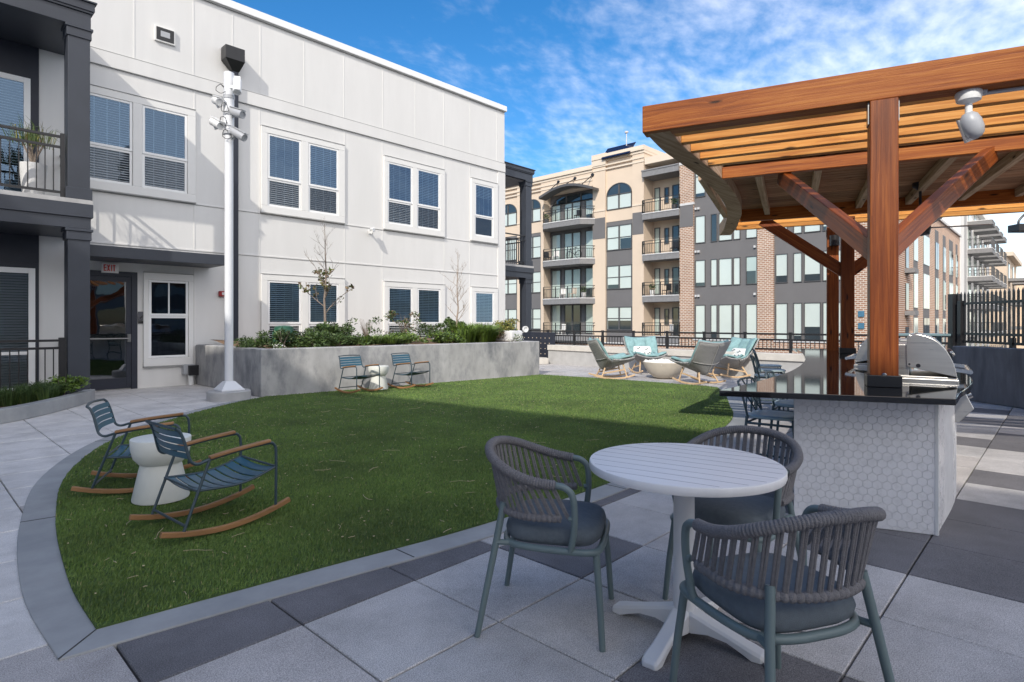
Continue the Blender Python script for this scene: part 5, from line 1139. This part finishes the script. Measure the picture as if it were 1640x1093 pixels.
b = MB(); b.tube(crom([(0, 0, 3.25), (-.02, .02, 3.55), (-.18, .25, 3.68), (-.38, .52, 3.62), (-.48, .65, 3.47), (-.49, .66, 3.36)], 6), .022, 8); b.build('arm', M['black_metal'], sla)
b = MB(); b.obox((-.47, .60, 3.30), Vector((.687, -.727, 0))*.19, Vector((.727, .687, 0))*.14, (0, 0, .075)); b.build('lamp_head', M['black_metal'], sla, bevel=.01)
# ---------------------------------------------------------------- apartment block across the street
XT = 42.0
tb = thing('apartment_block', 'tan and brick apartment block of four storeys across the street', 'building', (XT, 22, -3.6))
def part(name, fn, m_, bevel=0, parent=None):
    b = MB(); fn(b); return b.build(name, M[m_], parent or tb, world=True, bevel=bevel)
FL = [0.3, 3.55, 6.90, 10.20]
def tan(b):
    XB = XT + 14
    b.box(XT, XB, 24.96, 26.02, -3.6, 15.2); b.box(XT, XB, 28.68, 30.0, -3.6, 14.9); b.box(XT+.12, XB, 26.02, 28.68, 9.95, 15.2)
    b.box(XT, XB, 35.6, 35.95, -3.6, 14.5); b.box(XT, XB, 38.2, 39.0, -3.6, 14.5); b.box(XT+.12, XB, 35.95, 38.2, 9.9, 14.5); b.box(XT+.12, XB, 39.0, 41.6, 9.9, 14.5); b.box(XT, XB, 41.6, 44, -3.6, 14.5)
    b.box(XT, XB, 30.0, 35.6, 13.3, 14.5)
    b.box(XT+1.5, XB, 21.72, 24.96, -3.6, 14.2)
part('tan_wall', tan, 'tan_stucco')
def greycols(b):
    for y0, y1, z in ((26.021, 28.679, 9.949), (35.951, 38.199, 9.899), (39.001, 41.599, 9.899)): b.box(XT+.15, XT+10, y0, y1, -3.6, z)
    b.box(XT+1.0, XT+10, 30.001, 35.599, -3.6, 13.299)
    b.box(XT-.02, XT, 24.98, 26.0, 8.6, 10.4); b.box(XT-.02, XT, 28.7, 29.98, 8.6, 10.4)
part('grey_wall', greycols, 'grey_panel')
def cornice(b):
    for y0, y1, z in ((30.0, 45, 14.5), (24.9, 30.0, 15.2)):
        b.box(XT-.06, XT+14, y0, y1-.002, z+.001, z+.22); b.box(XT-.18, XT+14, y0-.02, y1+.02, z+.221, z+.40); b.box(XT-.10, XT+14, y0, y1-.004, z+.401, z+.62)
        b.box(XT-.05, XT, y0+.02, y1-.02, z-.75, z-.62); b.box(XT-.07, XT, y0+.02, y1-.02, z-.42, z-.30)
    b.box(XT-.12, XT+14, 28.6, 30.05, 14.9, 15.9); b.box(XT+.0, XT+14, 21.5, 24.88, 14.2, 14.75)
    for y0, y1 in ((24.96, 26.02), (28.68, 30.0), (35.6, 35.95), (38.2, 39.0)): b.box(XT-.05, XT, y0, y1, 10.95, 11.07)
part('cornice', cornice, 'tan_trim')
def far_window(y0, y1, z0, z1, x=XT+.15, cols=2, glass='shade_glass', mid=True, arch=0.0, parent=None, low=None, fr=.07):
    b = MB(); d = .07; N_ = 14
    if arch:
        yc, hw = (y0+y1)/2, (y1-y0)/2; pr = [(yc + hw*math.cos(math.pi*k/N_), z1 + arch*math.sin(math.pi*k/N_)) for k in range(N_+1)]; pi_ = [(yc + (hw-fr)*math.cos(math.pi*k/N_), z1 + (arch-fr)*math.sin(math.pi*k/N_)) for k in range(N_+1)]
        for k in range(N_):
            q = [pr[k], pr[k+1], pi_[k+1], pi_[k]]; b.add([(x-d, *p) for p in q] + [(x, *p) for p in q], [(0,1,2,3), (3,2,6,7), (1,0,4,5)])
        b.box(x-d, x, y0, y1, z1-.06, z1+.02)
    b.box(x-d, x, y0, y0+fr, z0, z1); b.box(x-d, x, y1-fr, y1, z0, z1); b.box(x-d, x, y0+fr, y1-fr, z0, z0+fr)
    if not arch: b.box(x-d, x, y0+fr, y1-fr, z1-fr, z1)
    w_ = (y1-y0)/cols
    for k in range(1, cols): b.box(x-d, x, y0+k*w_-fr, y0+k*w_+fr, z0+fr, z1-fr + (arch*.92 if arch else 0))
    if mid: b.box(x-d*.8, x, y0+fr, y1-fr, (z0+z1)/2-.03, (z0+z1)/2+.03)
    w = b.build('window', M['grey_frame'], parent or tb, world=True)
    b = MB(); b.add([(x-.02, y0, z0), (x-.02, y1, z0), (x-.02, y1, z1), (x-.02, y0, z1)], [(3,2,1,0)])
    if arch:
        V = [(x-.02, yc, z1)] + [(x-.02, yc + hw*.98*math.cos(math.pi*k/N_), z1 + arch*.98*math.sin(math.pi*k/N_)) for k in range(N_+1)]; b.mi = 1; b.add(V, [(0, k+1, k+2) for k in range(N_)])
    if low is not None:
        b.mi = 1; b.add([(x-.022, low[0], z0), (x-.022, low[1], z0), (x-.022, low[1], low[2]), (x-.022, low[0], low[2])], [(3,2,1,0)])
    b.build('pane', [M[glass], M['dark_glass']], w, world=True); return w
for (y0, y1) in ((26.12, 28.6), (36.0, 38.1), (39.1, 41.5)):
    far_window(y0, y1, 10.95, 12.2, XT+.11, 2, 'shade_glass', False, arch=.95)
    for i, (z0, z1) in enumerate(((7.5, 9.6), (4.2, 6.22), (.75, 2.72))): far_window(y0, y1, z0, z1, XT+.14, 2, low=((y0+.1, (y0+y1)/2-.1, z0+.95) if (i == 0 and y0 < 27) else ((y0+y1)/2+.1, y1-.1, z0+.4) if (i == 1 and y0 < 27) else (y0+.1, y1-.1, z0+.8) if (i == 2 and y0 < 27) else None))
for i, z in enumerate(FL):
    zt = z + (2.75 if i < 3 else 2.2)
    far_window(30.25, 31.5, z+.1, zt, XT+.99, 1, 'pale_glass', False, low=(30.35, 31.4, z+.9) if i % 2 else None); far_window(32.0, 33.9, z+.05, zt, XT+.99, 2, 'pale_glass' if i else 'dark_glass', False); far_window(34.3, 35.4, z+.1, zt, XT+.99, 1, 'pale_glass', False)
far_window(30.3, 35.3, 12.4, 12.45, XT+.98, 3, 'dark_glass', False, arch=.8)
def bal(yA, yB, z, out, label, chamfer=True, rail=True):
    b = MB(); x0 = XT-out
    pl_ = [(XT+1.2, yA), (XT, yA), (x0+ (0 if not chamfer else .0), yA+(.9 if chamfer else 0)), (x0, yB-(.9 if chamfer else 0)), (XT, yB), (XT+1.2, yB)]
    b.prism(pl_, z-.52, z-.08); s_ = b.build('balcony', M['grey_slab'], tb, world=True, label=label)
    b = MB(); b.prism([(x-.04 if x < XT+1 else x, y) for x, y in pl_], z-.078, z); b.build('slab_edge', M['slab_edge'], s_, world=True)
    b = MB(); pp_ = [Vector((x+.06, y, z)) for x, y in pl_[1:5]]
    for a, c_ in zip(pp_, pp_[1:]):
        for h_ in (1.06, .84): b.beam(a + Vector((0, 0, h_)), c_ + Vector((0, 0, h_)), .05, .045)
        b.beam(a + Vector((0, 0, .1)), c_ + Vector((0, 0, .1)), .04, .04); k_ = max(1, int((c_-a).length/1.1))
        for k in range(k_+1): q = a.lerp(c_, k/k_); b.box(q.x-.03, q.x+.03, q.y-.03, q.y+.03, z, z+1.06)
        m2 = max(1, int((c_-a).length/.16))
        for k in range(m2): q = a.lerp(c_, k/m2); b.box(q.x-.011, q.x+.011, q.y-.011, q.y+.011, z+.1, z+.84)
    b.build('railing', M['black_metal'], s_, world=True)
for z, l in ((10.45, 'top floor balcony under the arched awning'), (7.0, 'third floor balcony below the arched one'), (3.55, 'second floor balcony of the bay'), (.3, 'lowest balcony of the bay')): bal(29.75, 35.7, z, 1.0, l)
for z, l in ((10.20, 'topmost recessed balcony beside the brick pier'), (6.88, 'second recessed balcony from the top'), (3.55, 'third recessed balcony from the top'), (.3, 'lowest recessed balcony')): bal(21.725, 24.955, z, .25, l, False)
part('balcony_roof', lambda b: (b.box(XT-.35, XT+1.5, 21.73, 24.95, 13.1, 13.55), b.box(XT-.4, XT+1.5, 21.725, 24.97, 13.552, 13.66)), 'grey_slab')
for z in FL:
    far_window(22.0, 23.2, z+.05, z+2.3, XT+1.49, 2, 'dark_glass', True, fr=.06); far_window(23.5, 23.9, z+.9, z+2.2, XT+1.49, 1, 'dark_glass', True, fr=.06)
    far_window(24.3, 24.8, z+.1, z+2.3, XT+1.48, 1, 'pale_glass', False, fr=.06)
b = MB(); prof = [(29.35 + 6.0*k/12, 12.75 + .70*math.sin(math.pi*k/12)) for k in range(13)]
for (ya, za), (yb, zb) in zip(prof, prof[1:]): b.add([(x, y, z+h_) for h_ in (0, .22) for x, y, z in ((XT-1.0, ya, za), (XT-1.0, yb, zb), (XT+.05, yb, zb), (XT+.05, ya, za))], [(0,1,2,3), (7,6,5,4), (0,4,5,1), (2,6,7,3), (1,5,6,2), (3,7,4,0)])
aw = b.build('awning', M['grey_frame'], tb, world=True)
b = MB()
for y in (30.0, 31.9, 33.8): b.tube([(XT-.85, y+.55, 12.98 + .66*math.sin(math.pi*(y+.55-29.35)/6.0)), (XT-.02, y, 14.24)], .04, 6); b.lathe([(0, 0), (.16, 0), (.16, .06), (0, .06)], 12, (XT-.01, y, 14.24), axis=(-1, 0, 0))
b.build('tie_rod', M['black_metal'], aw, world=True)
# brick and grey wing
def piers(b):
    b.box(XT-.15, XT+4, 20.59, 21.72, -3.6, 14.6); b.box(XT-.15, XT+4, 14.70, 15.81, -3.6, 14.6); b.box(XT-.15, XT+4, 7.5, 9.75, -3.6, 9.62)
    b.box(XT-.10, XT, 9.76, 14.69, -3.6, .05); b.box(XT-.10, XT, 15.82, 20.58, -3.6, .05); b.box(XT-.16, XT, 21.73, 44, -3.6, -.4)
part('brick_pier', piers, 'brick_front')
part('grey_wall', lambda b: (b.box(XT, XT+14, 15.811, 20.589, -3.6, 14.5), b.box(XT, XT+14, 9.751, 14.699, -3.6, 14.5), b.box(XT-.17, XT-.15, 20.6, 21.7, 8.7, 10.35)), 'grey_panel')
for q in ((XT-.20, XT, 20.55, 21.76, 10.36, 10.52), (XT-.20, XT, 20.55, 21.76, 13.5, 13.7), (XT-.18, XT-.1, 9.76, 14.69, .051, .16), (XT-.18, XT-.1, 15.82, 20.58, .051, .16), (XT-.2, XT-.16, 21.73, 44, -.4, -.28)): part('stone_band', lambda b: b.box(*q), 'slab_edge')
RW = [(10.85, 14.0), (7.38, 9.45), (4.1, 6.1), (.2, 2.72)]
for i, (z0, z1) in enumerate(RW):
    for j, (y0, y1) in enumerate(((19.69, 20.49), (18.77, 19.27), (17.64, 18.65), (17.05, 17.56), (15.85, 16.65), (13.8, 14.6), (12.88, 13.44), (11.73, 12.76), (11.2, 11.62), (9.95, 10.8))):
        gk = 'dark_glass' if (i, j) in ((1, 1),) else ('pale_glass' if (i, j) in ((2, 4), (0, 6)) else 'shade_glass')
        q_ = random.random(); far_window(y0, y1, z0, z1, XT-.001, 1, gk, i == 0, fr=.05, low=(y0+.1, y1-.05, z0+.95) if (i, j) == (2, 4) else ((y0+.05, y1-.05, z0+random.choice((.3, .5, .9))) if q_ < .22 else None))
for z in (10.0, 6.75, 3.4):
    for y in (20.2, 20.42, 16.0): part('wall_vent', lambda b: b.box(XT-.16, XT-.001, y-.07, y+.07, z-.08, z+.08), 'slab_edge')
# receding brick side along the side street (faces -y)
YS = 7.5
part('brick_side', lambda b: (b.box(XT+4.001, 71, YS, YS+6, -3.6, 9.6)), 'brick_side')
part('parapet', lambda b: (b.box(XT-.25, 71.1, YS-.15, YS+2.2, 9.622, 9.80)), 'slab_edge')
part('upper_storey', lambda b: b.box(XT+2.0, 69.5, YS+2.3, YS+6, 9.6, 13.6), 'grey_panel')
for k in range(7): far = part('window', lambda b: b.box(44.5+k*3.5, 46.6+k*3.5, YS+2.24, YS+2.299, 10.2, 12.6), 'shade_glass')
cols = [(44.6, 45.5, 0), (47.3, 48.9, 1), (51.0, 53.6, 2), (56.2, 58.0, 3), (60.2, 61.8, 3), (63.8, 66.2, 3), (68.0, 69.3, 3)]
for (x0, x1, kd) in cols:
    if kd: 
        pn_ = part('grey_bay', lambda b: b.box(x0, x1, YS-.012, YS-.001, -3.6, 8.7 if kd > 1 else 7.9), 'grey_panel')
        for z0, z1 in ((5.6, 7.7), (2.4, 4.9), (-.6, 1.7)):
            for f_ in ((0.06, .47), (.53, .94)) if kd in (2, 3) else ((.1, .9),): part('window', lambda b: b.box(x0+(x1-x0)*f_[0], x0+(x1-x0)*f_[1], YS-.05, YS-.013, z0, z1), 'dark_glass' if random.random() < .5 else 'shade_glass', parent=tb)
    else:
        for z0 in (4.9, 2.2, -.6): part('window', lambda b: b.box(x0, x1, YS-.05, YS-.001, z0, z0+1.7), 'dark_glass'); part('sill', lambda b: b.box(x0-.2, x1+.2, YS-.55, YS-.001, z0-.35, z0-.06), 'grey_slab')
slp = thing('solar_panel', 'dark solar panel tilted on the tan parapet', 'solar panel', (XT, 27.5, 15.82))
b = MB(); b.add([(XT-.35, 26.1, 15.35), (XT-.35, 28.9, 15.35), (XT+.65, 28.9, 16.45), (XT+.65, 26.1, 16.45)] + [(XT-.31, 26.1, 15.30), (XT-.31, 28.9, 15.30), (XT+.69, 28.9, 16.40), (XT+.69, 26.1, 16.40)], [(3,2,1,0), (4,5,6,7), (0,1,5,4), (1,2,6,5), (2,3,7,6), (3,0,4,7)]); b.build('panel', M['solar'], slp, world=True)
b = MB(); b.tube([(XT+.5, 26.9, 15.8), (XT+.5, 26.9, 17.3)], .04, 6); b.lathe([(0, 0), (.16, .03), (.16, .16), (0, .2)], 10, (XT+.5, 26.9, 17.3)); b.build('mast', M['slab_edge'], slp, world=True)
# small things on the far balconies
random.seed(8)
def bchair(loc, rz, lab, m_):
    t = thing('balcony_chair', lab, 'chair', loc, rz, 'chairs on the far balconies'); b = MB()
    b.box(-.25, .25, -.25, .25, .38, .43); b.box(-.28, -.22, -.25, .25, .431, .95)
    for x in (-.22, .22):
        for y in (-.22, .22): b.box(x-.02, x+.02, y-.02, y+.02, 0, .379)
    b.build('frame', M[m_], t); return t
bchair((XT-.3, 33.9, 7.0), R(200), 'white chair on the third floor bay balcony', 'white_far'); bchair((XT-.3, 33.2, .3), R(170), 'white chair on the lowest bay balcony', 'white_far'); bchair((XT+.6, 22.6, 6.88), R(180), 'dark chair on the second recessed balcony', 'black_metal'); bchair((XT+.5, 23.0, .3), R(150), 'pale chair on the lowest recessed balcony', 'slab_edge'); bchair((XT-.2, 35.0, 7.0), R(240), 'dark chair at the left end of the third floor bay balcony', 'black_metal')
def bpot(loc, lab, m_, r, lm):
    t = thing('plant_pot', lab, 'pot', loc, 0, 'pots on the far balconies'); b = MB(); b.lathe([(r*.7, 0), (r, .45), (r*.85, .45), (0, .40)], 14); b.build('pot', M[m_], t)
    leafset('foliage', [(loc[0], loc[1], loc[2]+.7, r*1.3, r*1.3, .32, 120)], 0.16, [M[lm], M['leaf_mid']], t)
bpot((XT-.5, 30.6, 3.55), 'pale pot with a green plant on the second floor bay balcony', 'slab_edge', .24, 'leaf_dark'); bpot((XT-.4, 34.9, 10.45), 'dark pot with a plant on the top bay balcony', 'grey_frame', .22, 'leaf_mid'); bpot((XT+.2, 24.3, 3.55), 'white pot with a plant on the third recessed balcony', 'white_far', .22, 'leaf_dark'); bpot((XT+.3, 22.4, 10.2), 'dark pot with a leafy plant on the topmost recessed balcony', 'grey_frame', .22, 'leaf_mid')
bchair((XT-.3, 31.4, 10.45), R(190), 'dark chair on the top bay balcony', 'black_metal'); bchair((XT-.3, 32.0, 3.55), R(170), 'tan chair on the second floor bay balcony', 'tan_trim'); bchair((XT-.3, 33.1, 3.55), R(200), 'white chair beside the tan one on the second floor bay balcony', 'white_far'); bchair((XT+.5, 23.2, 3.55), R(160), 'dark chair on the third recessed balcony', 'black_metal')
bk = thing('bicycle', 'dark bicycle leaning on the third floor bay balcony railing', 'bicycle', (XT-.6, 31.6, 7.0), R(90))
for x in (-.52, .52):
    b = MB(); b.tube([(x + .33*math.cos(a), 0, .36 + .33*math.sin(a)) for a in np.linspace(0, 2*math.pi, 21)[:-1]], .03, 6, closed=True); b.tube([(x-.3, 0, .36), (x+.3, 0, .36)], .008, 4); b.tube([(x, 0, .06), (x, 0, .66)], .008, 4); b.build('wheel', M['black_metal'], bk)
b = MB(); b.tube([(-.52, 0, .36), (-.1, 0, .32), (.38, 0, .85), (-.2, 0, .82), (-.1, 0, .32)], .025, 6); b.tube([(-.2, 0, .82), (-.22, 0, .98)], .022, 6); b.tube([(.52, 0, .36), (.36, 0, .98), (.30, .2, 1.02)], .022, 6); b.obox((-.22, 0, 1.0), (.13, 0, 0), (0, .06, 0), (0, 0, .025)); b.build('frame', M['black_metal'], bk)
# ---------------------------------------------------------------- white building beyond, along the same side street
wf = thing('apartment_tower', 'white building with stacked grey balconies beyond the brick side', 'building', (90, YS, -3.6))
b = MB(); b.box(71.5, 101, YS, YS+12, -3.6, 13.7); b.box(71.4, 101.2, YS-.5, YS+12, 13.701, 14.2); b.build('wall', M['white_far'], wf, world=True)
b = MB()
for x in (74.2, 78.0, 83.5, 89.0, 94.5): b.box(x, x+1.9, YS-.03, YS, -3.6, 13.0)
b.build('grey_bay', M['white_far_grey'], wf, world=True)
for i, x in enumerate((77.0, 82.4, 88.0, 93.6)):
    for z in (11.85, 8.97, 6.1, 3.2, .3, -2.5):
        b = MB(); b.box(x, x+3.6, YS-2.0, YS-.002, z-.42, z); s_ = b.build('balcony', M['grey_slab'], wf, world=True)
        b = MB(); b.box(x-.03, x+3.63, YS-2.03, YS-.002, z+.002, z+.09); b.build('slab_edge', M['slab_edge'], s_, world=True)
        if z < 11:
            b = MB(); b.box(x, x+3.6, YS-2.0, YS-1.95, z+1.05, z+1.12); b.box(x, x+.05, YS-1.95, YS, z+1.05, z+1.12)
            for k in range(19): b.box(x+k*.2-.015, x+k*.2+.015, YS-1.99, YS-1.96, z+.09, z+1.05)
            for k in range(10): b.box(x, x+.03, YS-1.95+k*.2, YS-1.92+k*.2, z+.09, z+1.05)
            b.build('railing', M['grey_frame'], s_, world=True)
        b = MB(); b.box(x+.5, x+2.6, YS-.06, YS-.031, z+.15, z+2.2); b.build('window', M['pale_glass'], wf, world=True)
tf2 = thing('apartment_block', 'farthest tan building with balconies at the right edge of the view', 'building', (118, 6, -3.6))
b = MB(); b.box(106, 128, YS-1.5, YS+12, -3.6, 10.6); b.box(128, 200, YS-4, YS+12, -3.6, 8.6); b.build('wall', M['tan_stucco'], tf2, world=True)
b = MB(); b.box(105.8, 128, YS-2.2, YS+12, 10.601, 11.2); b.build('cornice', M['tan_trim'], tf2, world=True)
for x in (108, 117):
    for z in (7.6, 4.2, .8):
        b = MB(); b.box(x, x+4.5, YS-3.6, YS-1.502, z-.4, z); s_ = b.build('balcony', M['grey_slab'], tf2, world=True)
        b = MB(); b.box(x, x+4.5, YS-3.6, YS-3.55, z+1.0, z+1.1); [b.box(x+k*.3-.02, x+k*.3+.02, YS-3.59, YS-3.56, z, z+1) for k in range(16)]; b.build('railing', M['grey_frame'], s_, world=True)
        b = MB(); b.box(x+.6, x+3, YS-1.56, YS-1.501, z+.1, z+2.3); b.build('window', M['dark_glass'], tf2, world=True)

rb = thing('apartment_block', 'grey block closing the courtyard behind the photographer, seen only reflected in the entrance door', 'building', (14, -38, -3.6))
b = MB(); b.box(-3.9, 60, -52, -38, -3.6, 9.5); b.build('wall', M['grey_panel'], rb, world=True)
b = MB(); b.box(-4.1, 60.2, -52, -37.8, 9.502, 9.9); b.build('coping', M['slab_edge'], rb, world=True)
for k in range(12):
    for z in (.6, 4.1):
        b = MB(); b.box(-1+k*4.8, 1.6+k*4.8, -37.998, -37.95, z, z+2.2); b.build('window', M['pale_glass' if (k+int(z)) % 3 else 'dark_glass'], rb, world=True)
sg2 = thing('wall_sign', 'two small blue squares on the brick pier just left of the front cedar post', 'sign', (41.8, 9.35, 1.0))
for z in (0, .75):
    b = MB(); b.box(-.03, 0, -.17, .17, z, z+.36); b.build('plate', M['sign_blue'], sg2)
